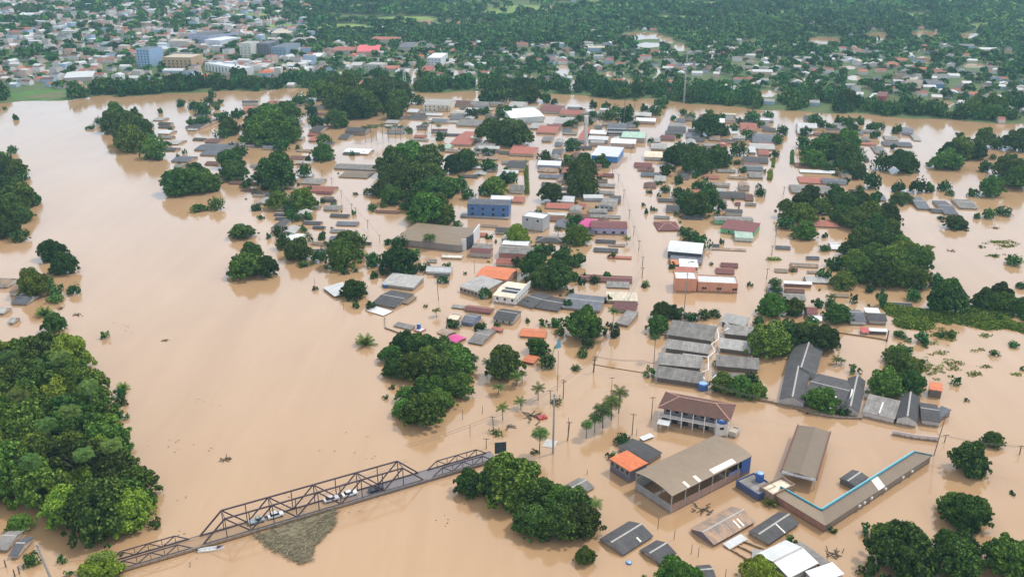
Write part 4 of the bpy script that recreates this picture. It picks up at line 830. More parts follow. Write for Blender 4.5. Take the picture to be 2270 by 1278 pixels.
house(7, (1445,1062), (1600,1072), (1600,1034), 1.6, 'wht', 'upper of two white strip roofs above terracotta building', typ='shed', rise=.3); house(7, (1450,1090), (1610,1098), (1608,1064), 1.6, 'wht', 'lower of two white strip roofs above terracotta building', typ='shed', rise=.3)
house(7, (1420,1130), (1590,1136), (1588,1098), 1.4, 'red', 'faded pink roof directly behind the terracotta building', typ='shed', rise=.4)
house(7, (715,165), (940,180), (1000,100), 4.2, 'wht', 'bright white roofed store with blue wall at main street bend', typ='shed', rise=1.0, wall=(.06,.22,.55), name='store', cat='store')
house(3, (48,985), (325,968), (320,890), 5, 'wht', 'large white curved roof hall in the middle distance', typ='arch', rise=2.4, wall=(.62,.64,.62), name='hall', cat='hall', ridge=False)
house(3, (850,1062), (1012,1066), (1015,1028), 6.5, 'blu', 'white two-storey block with two rows of dark windows', rise=.8, wall=(.6,.6,.62), win=8, wz=[1.2,4.0], wsz=(1.6,1.3), name='school_block', cat='building', over=.15)
house(2, (1420,872), (1640,878), (1638,828), 5.5, 'pal', 'cream two-storey building by the flooded avenue', rise=.8, wall=(.68,.64,.52), win=6, wz=[1.0,3.4], name='cream_building', cat='building', over=.15)
house(2, (1640,1196), (1815,1205), (1895,1098), 1.6, 'red', 'long red tiled roof slanting away behind round tree', rise=.8, wall=(.5,.38,.3))
house(1, (1130,408), (1236,412), (1240,385), 20, 'blu', 'pale blue tower block in the distant town', typ='flat', wall=(.30,.42,.62), win=4, wz=[2,5,8,11,14,17], wsz=(1.5,1.4), name='tower_block', cat='building')
house(1, (1705,522), (2005,572), (2030,545), 9, 'wht', 'long white distant building with dark upright windows', typ='flat', wall=(.7,.7,.72), win=11, wz=[1.5], wsz=(1.6,5.5), name='long_white_building', cat='building')
house(1, (1350,476), (1590,480), (1592,448), 13, 'crm', 'tan brick coloured block right of distant blue tower', typ='flat', wall=(.48,.32,.2), win=7, wz=[2,5,8], wsz=(1.6,1.5), name='apartment_block', cat='building')
house(1, (530,650), (770,640), (760,590), 5, 'wht', 'white shed roof near the green river meadow', typ='gable', rise=2, wall=(.5,.4,.4), ridge=False)
house(1, (150,125), (325,120), (330,92), 13, 'wht', 'wide pale blue block at the far upper left', typ='flat', wall=(.35,.55,.66), win=6, wz=[2,5,8], name='apartment_block', cat='building')
house(1, (1990,360), (2085,362), (2090,340), 17, 'pal', 'slim cream block left of the dark glazed block', typ='flat', wall=(.62,.6,.55), win=3, wz=[2,5,8,11], name='apartment_block', cat='building')
house(2, (35,362), (130,364), (132,335), 15, 'blu', 'dark glazed block in the distant town centre', typ='flat', wall=(.16,.15,.2), win=4, wz=[2,5,8,11], name='apartment_block', cat='building')
house(2, (150,392), (275,395), (280,355), 13, 'blu', 'grey-blue block right of the dark glazed block', typ='flat', wall=(.25,.32,.42), win=4, wz=[2,5,8], name='apartment_block', cat='building')
house(2, (862,432), (1052,430), (1050,372), 6, 'pnk', 'gymnasium with bright pink-red roof in the distant town', rise=2.5, wall=(.6,.4,.3), name='gymnasium', cat='gymnasium', ridge=False)
house(2, (1452,480), (1568,482), (1570,440), 11, 'wht', 'white block beside the avenue across the river', typ='flat', wall=(.64,.64,.7), win=4, wz=[2,5,8], name='apartment_block', cat='building')
house(2, (940,535), (1068,540), (1070,518), 8, 'pal', 'grey walled block below the pink-red gymnasium', typ='flat', wall=(.5,.48,.45), win=5, wz=[1.5,4.5], name='apartment_block', cat='building')
house(1, (1560,285), (1735,300), (1745,250), 12, 'blu', 'lilac-blue block at upper right of distant town', typ='flat', wall=(.42,.42,.58), win=6, wz=[2,5,8], name='apartment_block', cat='building')
house(1, (1700,330), (1830,338), (1840,300), 10, 'wht', 'bluish white block beside the lilac-blue block', typ='flat', wall=(.6,.62,.7), win=4, wz=[2,5], name='apartment_block', cat='building')
house(4, (1250,728), (1395,738), (1430,672), 4, 'tan', 'pale arched gymnasium roof among trees across the river', typ='arch', rise=3, wall=(.12,.06,.06), ridge=False, name='gymnasium', cat='gymnasium')
house(4, (1455,700), (1600,705), (1600,665), 4, 'blu', 'blue roofed building right of pale arched gymnasium', rise=1.2, wall=(.12,.25,.45))
house(4, (1025,800), (1110,806), (1112,765), 5, 'dkr', 'red walled house at the edge of far bank', rise=1, wall=(.42,.07,.08)); house(4, (960,815), (1020,820), (1022,775), 4, 'wht', 'white house touching the red walled house', rise=1, wall=(.7,.68,.68))
house(4, (1240,1105), (1332,1112), (1335,1065), 2, 'blu', 'purple-grey roofed house standing in the right lagoon', rise=1, wall=(.34,.3,.36))

S('at left side of middle street', 7, [(860,498,960,550,1.2,'dk'),(750,868,920,890,.5,'dk'),(735,932,940,965,.5,'dk'),(845,998,1055,1018,.5,'red','shed'),(685,662,960,680,.5,'fib'),(810,316,905,340,.8,'dkr'),(730,384,850,392,.6,'rst'),(742,398,912,424,.8,'fib'),(760,458,910,484,1,'fib'),
  (735,318,800,340,.6,'red'),(735,362,850,386,1,'dk'),(855,908,1000,920,.4,'rst','shed')])
S('along hedged street', 7, [(265,205,460,245,2.6,'wht',None,(.35,.38,.5)),(275,318,530,350,.8,'blu'),(300,388,372,422,1,'dk'),(420,498,572,548,1.4,'wht'),(335,556,565,602,1,'red'),(605,560,665,600,.8,'red'),(0,205,160,268,2.4,'dk',None,(.72,.52,.36)),(30,88,240,148,2.2,'red'),
  (30,408,150,456,2.2,'fib'),(40,502,150,548,1.2,'red'),(-120,512,40,548,1.5,'wht'),(300,390,470,410,.6,'rst'),(385,112,470,150,1.4,'blu'),(270,262,430,300,.7,'rst')])
S('below the blue building', 7, [(-60,918,230,978,3,'fib',None,(.34,.16,.14)),(-80,1025,180,1066,1.5,'red'),(250,836,490,884,.8,'dk','hip'),(345,640,500,660,.4,'wht','shed')])
S('beside main street bend', 7, [(1210,62,1340,108,1.6,'pal'),(1155,130,1330,178,2.6,'crm'),(1070,222,1222,258,.9,'dkr'),(1100,262,1240,292,.7,'tile'),(1128,302,1290,334,1,'blu'),(1240,332,1340,378,1.2,'pal'),(1285,12,1400,30,1,'dkr'),(1220,20,1290,52,1,'pal')])
S('between two right streets', 7, [(1650,330,1785,356,.8,'red'),(1790,462,2010,515,1,'dk'),(2000,485,2072,540,.8,'tile'),(1340,572,1450,625,1.5,'dk'),(1240,676,1370,690,.4,'fib'),(2030,302,2152,346,1.2,'fib'),(1860,344,2022,358,.5,'rst'),(2000,570,2092,582,.4,'fib'),(1915,556,1962,582,.4,'dkr'),
  (1800,1056,1942,1094,.6,'dkr'),(1760,1098,1912,1146,.7,'dkr'),(1720,938,2010,950,.35,'rst','shed'),(1730,905,1785,935,.5,'dk'),(1985,172,2195,218,1.2,'dk'),(1990,222,2122,262,1,'tile'),(2030,90,2090,140,1.6,'wht'),(2110,118,2200,160,1.2,'red')])
S('beyond the right street', 8, [(320,408,715,472,1.1,'fib'),(385,342,620,392,.7,'red','hip'),(390,282,690,306,.7,'wht','shed'),(480,700,722,752,.9,'red','hip'),(190,922,312,944,.4,'blu'),(445,1012,552,1030,.4,'blu'),(312,1066,545,1090,.4,'rst'),(182,1106,290,1138,.35,'tan','shed'),(300,1108,372,1130,.35,'dkr'),
  (448,1132,545,1146,.35,'rst','shed'),(800,455,880,470,.4,'dk'),(650,890,730,945,.9,'wht'),(350,225,470,262,.6,'tile')])
S('up the street from school', 12, [(258,85,492,104,1.6,'wht','shed',(.24,.11,.13)),(120,130,250,178,.9,'blu'),(255,185,440,238,1,'fib'),(270,145,430,180,.6,'tile'),(450,300,540,358,1.8,'dkr'),(500,368,575,412,1.2,'wht'),(650,186,800,212,.5,'tan','shed')])
S('in blue roofed group', 12, [(808,322,945,418,1.8,'blu',None,(.6,.58,.58)),(935,305,1060,345,2.2,'wht','shed'),(965,345,1118,410,2,'dk',None,(.4,.36,.34)),(970,480,1120,500,1.5,'wht','shed',(.06,.06,.06)),(905,468,968,512,1.0,'pnk','shed'),(1140,262,1330,296,.6,'dk')])
S('in the right lagoon', 8, [(1370,512,1478,608,1.0,'blu'),(1592,545,1712,652,.9,'blu'),(1490,604,1602,642,.5,'dk'),(1718,530,1872,602,.9,'fib'),(1050,485,1112,540,.8,'blu'),(930,186,970,214,.8,'dk'),(1320,195,1395,250,1,'dk'),(1230,445,1330,480,.4,'wht','shed')])
S('around far lagoon shore', 4, [(1090,1175,1330,1212,.8,'blu'),(1340,1120,1400,1170,.6,'pal'),(1100,1130,1215,1165,.6,'fib'),(1015,1215,1120,1275,.7,'fib','hip'),(1280,1250,1370,1290,.5,'pal','hip'),(1185,1245,1250,1278,.5,'pal','hip'),(370,1020,535,1060,2,'wht'),(370,1060,500,1110,1.5,'pal'),(690,1020,790,1080,1,'fib'),(430,960,530,1000,1.4,'dk')])
S('near the avenue end', 2, [(1645,832,1790,870,2,'tile'),(1792,840,1962,868,2,'fib'),(1282,905,1372,932,2,'wht'),(1382,922,1502,942,1.2,'fib'),(1482,985,1612,1012,1.4,'blu'),(1640,950,1732,990,1.4,'blu'),(1692,990,1890,1040,1.4,'fib'),(1890,1000,1992,1032,1.2,'tile'),(1290,950,1440,985,1.2,'dk'),
  (1100,995,1202,1022,1,'pal'),(765,1055,932,1092,3,'dk',None,(.28,.21,.2)),(710,1110,790,1150,1.2,'dk'),(470,1040,562,1092,1.6,'dk'),(460,1128,530,1170,1.2,'red'),(40,872,222,922,1.6,'blu'),(200,890,330,926,1.2,'blu'),(236,848,312,888,1.8,'red'),(50,928,162,962,1.6,'wht'),(-30,1000,34,1042,1.6,'wht'),(1340,1122,1432,1142,.6,'red'),
  (748,1230,962,1272,1,'wht'),(1808,1130,1882,1162,1.6,'grn'),(1586,1200,1642,1236,1.6,'grn'),(1842,1188,1992,1238,1.6,'fib'),(2150,1200,2256,1250,1.8,'red'),(1760,895,1880,925,2,'wht'),(100,835,230,868,1.6,'red')])
S('around white curved hall', 3, [(20,842,142,885,3,'pal'),(280,870,452,925,2,'dkr'),(450,908,642,950,2,'red'),(395,968,545,1028,1.8,'pal'),(255,1030,422,1100,1.6,'red'),(300,1130,382,1172,1.2,'fib'),(690,1130,855,1160,3,'wht',None,(.4,.38,.42)),(700,1080,842,1112,2.4,'wht'),(965,1092,1165,1142,3.5,'grn'),(875,1150,1085,1190,3.4,'wht'),
  (1080,932,1212,962,3.5,'pal'),(1085,980,1252,1006,2.5,'wht'),(335,1030,420,1080,2,'dkr'),(590,1070,660,1180,1.2,'red'),(520,900,600,940,2,'tile'),(200,1020,330,1065,1.5,'pal'),(890,905,990,950,2,'pal')])
S('beside flooded avenue', 3, [(1350,1050,1502,1085,1.2,'dk'),(1362,1020,1502,1050,1.4,'fib'),(1330,1086,1482,1115,1,'dk'),(1290,1122,1412,1160,1,'dkr'),(1500,1098,1622,1140,1.2,'blu'),(1522,1142,1662,1172,1,'dk'),(1648,978,1828,1015,4,'wht'),(1612,950,1672,990,2,'dkr'),(1832,960,1902,1002,2,'fib'),(1958,1020,2102,1082,1.8,'red'),
  (2152,1060,2256,1090,1.2,'dk'),(2060,1110,2256,1185,1.4,'blu'),(2035,1190,2250,1235,1.2,'pal'),(2130,942,2240,1000,2,'pal'),(2120,1010,2200,1050,1.6,'fib'),(1420,985,1500,1015,1.6,'blu'),(1700,1120,1790,1165,1,'rst'),(1770,1180,1850,1220,1,'red')])
S('along the left river street', 1, [(1310,1018,1412,1034,.6,'dk'),(1312,1045,1422,1062,.6,'dk'),(1310,1078,1405,1110,1,'wht'),(1300,1128,1422,1148,.7,'fib'),(1540,982,1665,1058,1.8,'dk'),(1600,1148,1692,1166,.6,'dk'),(1612,1188,1890,1246,1,'blu'),(1702,1150,1812,1182,.9,'tile'),(1270,975,1350,1000,.8,'pal'),(2000,880,2060,925,2,'red'),(2130,870,2250,920,1.6,'blu')])
S('low on left river street', 5, [(1660,122,1842,160,.9,'blu'),(1420,166,1560,214,1,'blu'),(1442,238,1522,262,.5,'fib'),(1700,212,1802,242,.7,'tile'),(1370,98,1452,126,.7,'dk'),(1390,32,1480,70,.7,'pal'),(1905,378,2132,402,.6,'tile'),(2000,440,2112,462,.4,'tile'),(2090,470,2162,486,.35,'dk'),(2100,492,2202,510,.35,'rst'),(2080,240,2190,262,.5,'fib')])
S('on left riverside blocks', 6, [(672,230,1042,272,1.1,'fib'),(712,288,952,345,.6,'tan','hip'),(385,412,660,462,.8,'red'),(525,470,652,486,.4,'dkr'),(580,516,672,526,.35,'fib'),(580,544,692,552,.35,'dk'),(585,576,712,615,1,'fib'),(640,652,792,676,.5,'dk'),(412,712,562,738,.4,'dk'),(495,756,592,776,.4,'dk'),(175,652,302,668,.4,'dk'),
  (182,684,282,702,.4,'dk'),(395,350,562,398,.9,'fib'),(245,812,412,866,.8,'wht','shed'),(1022,626,1222,642,.4,'tile'),(640,780,752,806,.4,'fib'),(915,895,985,908,.35,'dk'),(748,140,882,158,.4,'dk'),(0,232,132,280,.8,'blu'),(760,108,940,140,.8,'wht'),(300,165,420,195,.5,'tile'),(1980,505,2170,530,1.4,'wht'),(480,890,600,910,.35,'rst'),
  (30,470,140,500,.4,'dk')])
S('beside the tan warehouse', 6, [(1440,1092,1650,1132,1.6,'wht'),(1570,985,1740,1012,1,'crm','flat'),(1512,1150,1632,1176,.5,'dk'),(1455,1030,1530,1055,.4,'fib','shed'),(1900,740,2040,760,.4,'tan','shed')])
S('at the left frame edge', 9, [(70,108,222,178,2,'rst'),(-60,55,62,108,2,'rst'),(85,190,225,268,1,'blu'),(-40,300,30,350,1,'pal'),(60,385,110,430,1,'pal'),(68,1052,205,1105,1.4,'tan'),(-40,992,62,1035,1.4,'tan')])
S('by bottom-left forest', 13, [(-60,862,66,1045,1,'fib'),(68,935,146,1100,1.2,'blu'),(66,240,205,305,1,'wht'),(60,30,140,120,1,'blu'),(-50,180,50,220,1,'wht')])
S('in distant upper-left town', 1, [(1175,168,1325,200,6,'wht'),(700,188,930,222,4,'red'),(510,222,622,262,6,'wht'),(620,235,720,258,4,'grn'),(60,240,272,272,5,'red'),(470,282,582,312,5,'blu'),(730,288,862,330,6,'wht'),(770,372,902,402,7,'blu'),(528,385,602,415,7,'red'),(220,312,332,345,6,'wht'),(100,382,172,412,5,'pnk'),(1410,318,1562,342,9,'crm'),
  (1762,352,1872,388,7,'wht'),(1420,420,1580,450,6,'blu'),(1330,390,1455,412,4,'wht'),(970,450,1040,478,5,'wht'),(1100,215,1180,245,8,'fib'),(1270,228,1330,250,6,'wht'),(990,530,1070,560,4,'wht'),(1360,570,1530,592,3,'wht','shed'),(1050,632,1160,655,3,'wht'),(1130,620,1220,650,3,'fib'),(330,620,440,670,3,'tile'),(780,590,860,630,4,'dkr'),(2150,580,2256,615,4,'org'),(2050,520,2180,560,5,'pal'),
  (0,640,60,660,3,'wht'),(70,690,130,710,3,'wht'),(70,520,150,540,4,'wht'),(400,20,560,50,6,'wht'),(130,15,250,45,7,'wht'),(1010,45,1110,80,5,'wht'),(600,85,720,125,6,'blu'),(560,440,640,470,5,'tile'),(870,480,950,505,4,'red')])
S('in the distant town centre', 2, [(650,385,832,420,6,'red'),(1395,545,1492,590,5,'red'),(62,575,162,608,4,'org'),(870,662,962,712,4,'red'),(1042,652,1122,690,4,'wht'),(1345,172,1452,205,4,'red'),(280,690,340,708,3,'wht'),(1180,570,1300,600,4,'pal'),(1100,545,1230,572,4,'red'),(810,515,900,545,4,'pal'),(150,245,310,275,6,'crm'),(1210,350,1330,395,6,'blu'),(980,305,1210,330,5,'red'),(300,310,420,345,6,'fib'),
  (1640,180,1760,210,4,'red'),(0,520,110,560,5,'pal'),(480,440,560,470,4,'wht'),(800,75,900,92,4,'wht'),(540,70,660,88,4,'wht')])
S('in wooded suburb across river', 3, [(690,366,832,402,5,'crm'),(450,632,562,656,3,'wht'),(1122,442,1222,478,4,'red'),(2062,578,2232,602,4,'wht'),(162,710,232,740,3,'wht'),(540,420,580,450,4,'pal'),(440,475,520,515,4,'pnk'),(830,480,905,510,4,'red'),(740,445,820,475,4,'pal'),(1560,590,1650,615,3,'wht'),(1740,598,1790,622,4,'wht'),(880,655,990,680,3,'red'),(1900,465,1980,490,4,'fib'),(95,340,190,372,4,'red'),(230,365,330,395,4,'blu'),(380,345,495,370,4,'pal'),(150,620,180,650,3,'wht')])
S('in right suburb across river', 4, [(600,555,676,588,4,'red'),(890,572,962,602,4,'org'),(1030,565,1112,592,3,'red'),(480,828,566,862,3,'pal'),(800,752,932,790,3,'wht'),(840,690,902,738,4,'fib'),(1890,390,2062,415,5,'wht'),(850,402,932,432,5,'pnk'),(720,372,782,408,4,'red'),(930,402,992,440,5,'blu'),(1500,785,1590,815,3,'wht'),(1520,850,1620,880,2,'fib'),(0,580,130,602,3,'wht'),
  (1750,680,1830,700,3,'wht'),(1520,600,1640,640,3,'fib'),(1350,475,1440,505,3,'tile'),(2100,390,2160,415,4,'blu'),(1730,350,1850,385,4,'fib'),(2060,965,2120,1000,3,'red'),(2140,930,2200,945,2,'wht'),(1380,745,1460,785,3,'red'),(70,800,190,850,3,'pal')])
# masts and towers
def lattice(base, top, half, label, name='radio_mast', cat='mast', tankc=None, red=True):
    p = G(*base); h = (base[1] - top[1]) * vpp(base[1]); p.z = max(float(ground_z(p.x, p.y)), 0); e = empty(name, p); tag(e, label, cat); leg = MB(); brc = MB(); n = max(6, int(h / (half * 2.6)))
    for sx, sy in ((-1,-1),(1,-1),(1,1),(-1,1)): leg.bar((sx*half, sy*half, -1), (sx*half*.55, sy*half*.55, h), half * .22 + .05)
    for i in range(n):
        z0, z1 = h*i/n, h*(i+1)/n; k0, k1 = half*(1-.45*i/n), half*(1-.45*(i+1)/n)
        for a, b in (((-1,-1),(1,-1)),((1,-1),(1,1)),((1,1),(-1,1)),((-1,1),(-1,-1))): brc.bar((a[0]*k0,a[1]*k0,z0),(b[0]*k1,b[1]*k1,z1), half*.12+.04)
    mt = plain('mast_paint', (.5,.46,.46), .6); leg.build('leg_frame', mt, e); brc.build('bracing', mt, e)
    if tankc: MB().tube([(0,0,h),(0,0,h+2.4),(0,0,h+3)], [half*1.3,half*1.3,half*.6], 12).build('tank', plain('tank_' + label.split()[0], tankc, .6), e)
lattice((1516,228), (1516,112), .55, 'thin lattice radio mast rising from the far bank'); lattice((1597,368), (1597,326), 1.5, 'white lattice water tower among trees right of main street', 'water_tower', 'water tower', (.45,.2,.16)); lattice((898,214), (898,150), 1.3, 'lattice mast beside the avenue crossing the river')
p = G(1298, 326); e = empty('water_tower', p); tag(e, 'slim pale concrete water tower in the middle distance', 'water tower'); hh = 68 * vpp(326); MB().tube([(0,0,-1),(0,0,hh*.75),(0,0,hh*.78),(0,0,hh)], [1.1,1.0,1.5,1.5], 12).build('shaft', plain('tower_white', (.62,.58,.56), .8), e)

# ================================================================== TREES
T('on the left river island', 1, [(980,1010,165),(960,1100,200),(1120,1110,220),(1180,1180,200),(1060,1210,190),(1280,1200,150),(1110,955,90)]); T('on the left river island', 5, [(1110,130,240),(1290,188,180),(1325,212,110),(1030,125,110)])
T('along the upper left river street', 1, [(830,1040,90),(760,1075,90,.4),(1330,945,60),(1510,890,90),(1620,910,110),(1770,815,70,1.2),(1740,870,90),(1690,960,140),(1840,862,60),(1850,1010,140),(1950,990,110),(1700,1050,140),(1610,1060,110),(1920,1120,160),(1850,1150,140),(1380,1215,90,.6),(1250,1060,70),(1420,1090,50),(1800,915,90),(2010,970,90)])
T('at the left edge of the river', 1, [(140,1000,70),(45,915,40)])
T('on island left of river street', 5, [(1480,490,250),(1600,480,220),(1720,470,220),(1660,400,180),(1760,400,130),(1420,440,110)])
T('in open water below left island', 5, [(1655,635,150,.5,'l'),(1805,618,130),(1590,275,90,.6),(1490,298,70,.5),(1540,152,50),(2130,625,85),(2165,700,55),(2020,858,205,.55)])
T('in the upper left town grove', 2, [(80,1200,300),(250,1180,280),(150,1100,260),(330,1140,160),(30,1080,180),(240,1255,140,'l')])
T('beside the left river street', 5, [(1950,370,210),(1920,270,190),(2000,180,150),(2075,395,70)])
T('in the left riverside grove', 6, [(200,440,330),(130,400,200),(240,300,180),(210,615,170),(210,520,150),(430,345,130),(590,203,170),(420,615,200),(330,640,130),(540,580,75),(340,718,130),(470,708,110),(30,625,80),(390,520,100,'l')])
T('in the tall grove near far river bank', 2, [(560,830,180),(700,900,220),(680,800,200),(850,900,230),(800,800,220),(950,960,240),(1000,830,220),(1090,900,220),(1100,770,170),(870,980,240),(1210,920,200),(1250,850,170),(1380,870,110),(1180,990,160)])
T('in the trees behind the upper town', 2, [(400,880,130),(490,960,120),(300,1000,200),(200,990,160),(100,990,140),(680,980,110),(700,1060,180),(520,1050,130),(590,1200,130),(480,880,80)])
T('around the flooded palm square', 2, [(1570,1170,100),(1300,1112,75),(2000,1190,250),(2150,1190,230),(1830,980,130),(1920,955,110),(2090,990,150),(1950,860,150),(2060,850,160),(2190,830,140)])
T('in open water left of warehouse', 6, [(240,832,130),(140,858,65),(255,948,145,1.1),(385,1032,200),(760,1100,250,1.0),(570,1052,140),(800,960,220),(900,1030,150),(870,900,160),(1020,1090,140),(980,1040,110,'l'),(640,930,100),(400,790,80,.6),(1010,1190,75),(770,1155,80,'l'),(440,1090,150,.3,'l'),(860,1140,50)])
T('in the grove in front of warehouse', 6, [(1210,1140,260),(1330,1030,160),(1230,940,140),(1130,1080,150),(1340,1150,150),(1420,1130,80)])
T('on the left river islet', 5, [(2060,1180,260,'m'),(2100,1060,190,.9,'m'),(2220,1170,180),(1990,1110,150)])
T('in the big grove above the warehouse', 6, [(1180,330,270),(1300,300,300),(1450,300,270),(1150,410,190),(1260,400,250),(1350,500,280),(1480,560,280),(1500,400,200,'l'),(1640,480,170),(1720,470,160),(1080,505,170),(1170,570,200),(1450,722,280),(1540,650,220),(1600,735,180),(1280,610,110,'l'),(1380,620,220),(1650,520,80),(1800,530,120),(1710,760,90)])
T('behind the big central grove', 6, [(1780,275,190),(1690,310,170),(1960,490,150),(2010,490,190),(2120,405,150),(1970,295,140),(970,492,110,.6),(860,495,50,.6),(1000,622,100,.6),(1090,600,60),(1840,260,100)])
T('along hedged street', 7, [(100,85,250),(320,212,120),(555,132,110),(540,250,130),(775,268,150),(640,500,230,1.1),(620,390,220),(660,300,170),(465,312,70),(720,500,80),(385,550,185),(275,605,60),(50,390,110)])
T('in tree belt behind terraced roofs', 7, [(580,745,160),(600,900,190),(540,830,100),(610,1082,150),(470,1100,190),(240,1180,240),(430,1275,270),(370,985,120),(270,985,140),(300,1278,200),(90,1098,110),(100,900,190,'l'),(500,1000,120),(200,1100,110),(560,1200,120)])
T('in the park right of main street', 7, [(1400,245,200),(1350,330,160),(1500,210,170),(1590,305,220),(1640,200,160),(1760,260,200),(1840,235,120),(1945,168,150),(1560,130,110),(1700,290,90,'l'),(1430,405,110,'l'),(1460,150,150)])
T('in dense clump between right streets', 7, [(1335,476,90),(1440,512,130),(1590,352,90),(1620,450,130),(1500,610,170),(1600,665,220),(1690,610,200),(1700,480,110),(1540,560,150),(1810,622,80,'l'),(1660,540,150)])
T('along the two right streets', 7, [(1200,485,60,.6),(1170,650,55),(1150,590,40),(1540,885,150),(1640,935,160),(1500,830,110),(1970,310,80),(2105,495,70),(745,1232,90),(635,1240,80),(1215,62,60),(595,1185,40)])
T('in the grove along the right street', 8, [(190,75,75),(185,180,70),(400,110,100),(430,100,160),(500,260,180),(560,200,260),(650,130,200),(770,110,200),(760,240,200,'d'),(860,240,160),(840,350,190),(620,295,130),(720,290,130),(770,402,80),(440,170,130),(300,350,55,'l'),(330,90,70,.9,'l')])
T('in the right lagoon', 8, [(1230,305,230),(1300,280,150),(1060,283,160),(980,442,150,1.05),(1210,468,130),(1375,478,140,1.05),(1590,460,120),(1480,475,110,'l'),(885,468,70),(1235,557,165,.45),(1600,275,230,.7),(1640,200,170),(1720,190,220),(1850,195,180),(1920,100,170),(2040,110,140),(2180,125,200),(1990,200,60),(1940,300,140),(2120,350,230),(2190,440,220),(1970,503,190),(1830,508,95),(2080,668,140,.6),(1960,690,110),(1850,692,75),(1685,775,190,.5),(1570,702,75,.5),(1635,500,80,'l'),(2220,300,150)])
T('in the right lagoon', 4, [(1190,1110,100),(1715,1145,80),(1020,1150,100)])
T('in the long tree belt at right', 8, [(280,690,180),(400,640,180),(420,730,200),(270,780,150),(420,855,190),(470,560,180),(560,650,170),(680,570,170),(760,650,190),(720,730,180),(880,640,200),(780,540,130),(990,562,160),(840,770,220),(960,770,240),(1100,770,220),(1020,870,240),(1130,890,200),(890,960,240),(1060,990,260),(1200,980,190),(1240,1070,260),(1390,1075,190),(1150,1130,280),(1330,1170,240),(1000,1070,220),(830,1130,200),(700,1110,140),(660,1125,110),(760,1000,120,'l'),(590,962,100,.5),(620,1090,90),(740,1270,180),(900,1210,220),(1050,1250,240),(1200,1250,240),(1350,1265,200),(1510,1258,150),(900,1100,200),(600,850,70,.6),(590,1210,140)])
T('in the far right lagoon', 8, [(2170,1078,150,.6),(2235,1275,90),(2010,1010,60,.4),(1905,935,60,.3)])
T('in the brushwood at right', 12, [(1610,355,300,1.0,'d'),(1920,320,200),(2050,250,180),(2080,345,220),(2210,365,170),(2230,150,60),(1325,250,140),(1065,300,120,1.6),(970,182,90,'l'),(830,268,80,1.2),(1390,160,100),(1760,215,50,.5),(1930,165,40),(2050,430,100),(2250,410,120)])
T('around small roofs right of school', 12, [(530,312,130),(700,430,200),(150,372,230),(340,362,180),(45,452,110),(290,482,120),(480,490,160),(640,310,110),(250,300,120),(600,400,90,'l'),(760,380,90,'l')])
T('in the wood behind dark winged building', 12, [(130,705,360),(250,640,260),(350,640,260),(570,655,270),(470,590,180),(660,560,120),(60,600,170)])
T('near the dark winged building', 12, [(565,1165,270,'m'),(1090,1045,270),(1300,1010,220),(760,1205,140,'l'),(840,855,110),(1240,930,130),(1400,960,100)])
T('among the floating plants at right', 12, [(1180,770,200,'m'),(1250,710,160,'m'),(1220,840,200,'m'),(1310,860,180,'l'),(1370,800,110,'l'),(1680,950,100,'l'),(1775,1088,50),(2010,705,90),(2170,635,110,.5),(1215,560,130,.6),(1285,592,80,.5),(1410,610,160,.8),(1650,560,110,'l'),(1430,640,70,.5),(1550,550,100,.5),(2240,830,50)])
T('around the large round tree', 11, [(650,558,300,.95,'m'),(895,552,130,1.2,'d'),(320,458,88,.9,'d'),(450,533,100,.7,'l'),(440,470,140,'m'),(270,690,190,'m'),(345,806,150,1.0,'d'),(640,720,95,'m'),(690,640,110,'m'),(650,690,90,'l'),(820,530,80,'l'),(590,830,80,.5)])
T('around the flooded school', 11, [(1310,400,180),(1270,510,180),(1450,400,150),(1540,415,130),(1650,402,120),(1740,388,120),(1195,880,110,'d'),(1810,1010,200,'m'),(1960,1045,220,'m'),(2090,1060,170,'m'),(2050,960,150,'m'),(1900,1000,140,'m'),(1780,790,110,.7,'m'),(1920,810,100,.6,'l'),(1380,360,120),(1850,520,70,.5),(1240,560,90)])
T('in the large grove beside the river', 10, [(1270,660,220),(1150,760,190),(1200,885,220),(1400,730,280),(1350,895,280),(1580,770,300),(1700,870,280),(1550,910,300),(1720,1042,240),(1640,960,240),(1480,800,240),(1750,780,180)],)
T('in the lower grove beside the river', 10, [(1560,1160,240,'m'),(1420,1285,320,'m'),(1290,1090,170,'m'),(1260,1210,180,'m'),(1480,1050,240,'m'),(1380,1130,200)])
T('around the flooded riverside roofs', 10, [(2100,890,270,1.15,'d'),(2090,780,200),(840,228,190,'d'),(890,180,150),(860,310,80),(1905,497,115,'d'),(1010,62,70),(1640,440,70),(1110,1065,60),(1160,985,60)])
T('on the left river margin', 9, [(300,215,250,.95,'l'),(250,130,150),(380,140,150),(480,200,130),(465,268,135,.6),(620,197,115,.9),(455,508,175,1.0,'d')])
T('on the two-tree islet at left', 5, [(440,1035,205,.85,'d'),(545,1150,210,.85,'d')])
T('at the left frame edge', 5, [(60,330,200),(150,345,180),(180,380,120),(60,520,240),(170,600,260),(280,580,150),(90,700,260),(200,720,170),(60,850,200),(170,880,150),(30,230,150),(110,150,90)])
grove('in the bottom-left forest', 0, [(-60,815),(100,800),(190,825),(215,860),(208,905),(238,1000),(300,1072),(308,1140),(290,1165),(180,1180),(95,1165),(70,1110),(-60,1165)], 62, (10,17), 5.2, 'ddmmmmlml', 4)
T('at the bottom-left forest edge', 13, [(280,1180,160,'m'),(520,1165,95,'m'),(850,1330,330,.7,'l'),(570,1300,100,'l'),(170,900,180),(1010,1100,60,.6),(1290,870,120,'m'),(750,1030,110),(1000,900,100)])
T('at the bottom-left forest edge', 9, [(1000,1060,130,'l'),(1020,1120,110),(1030,1240,110,'m'),(960,1180,110),(880,560,90)], loose=True)
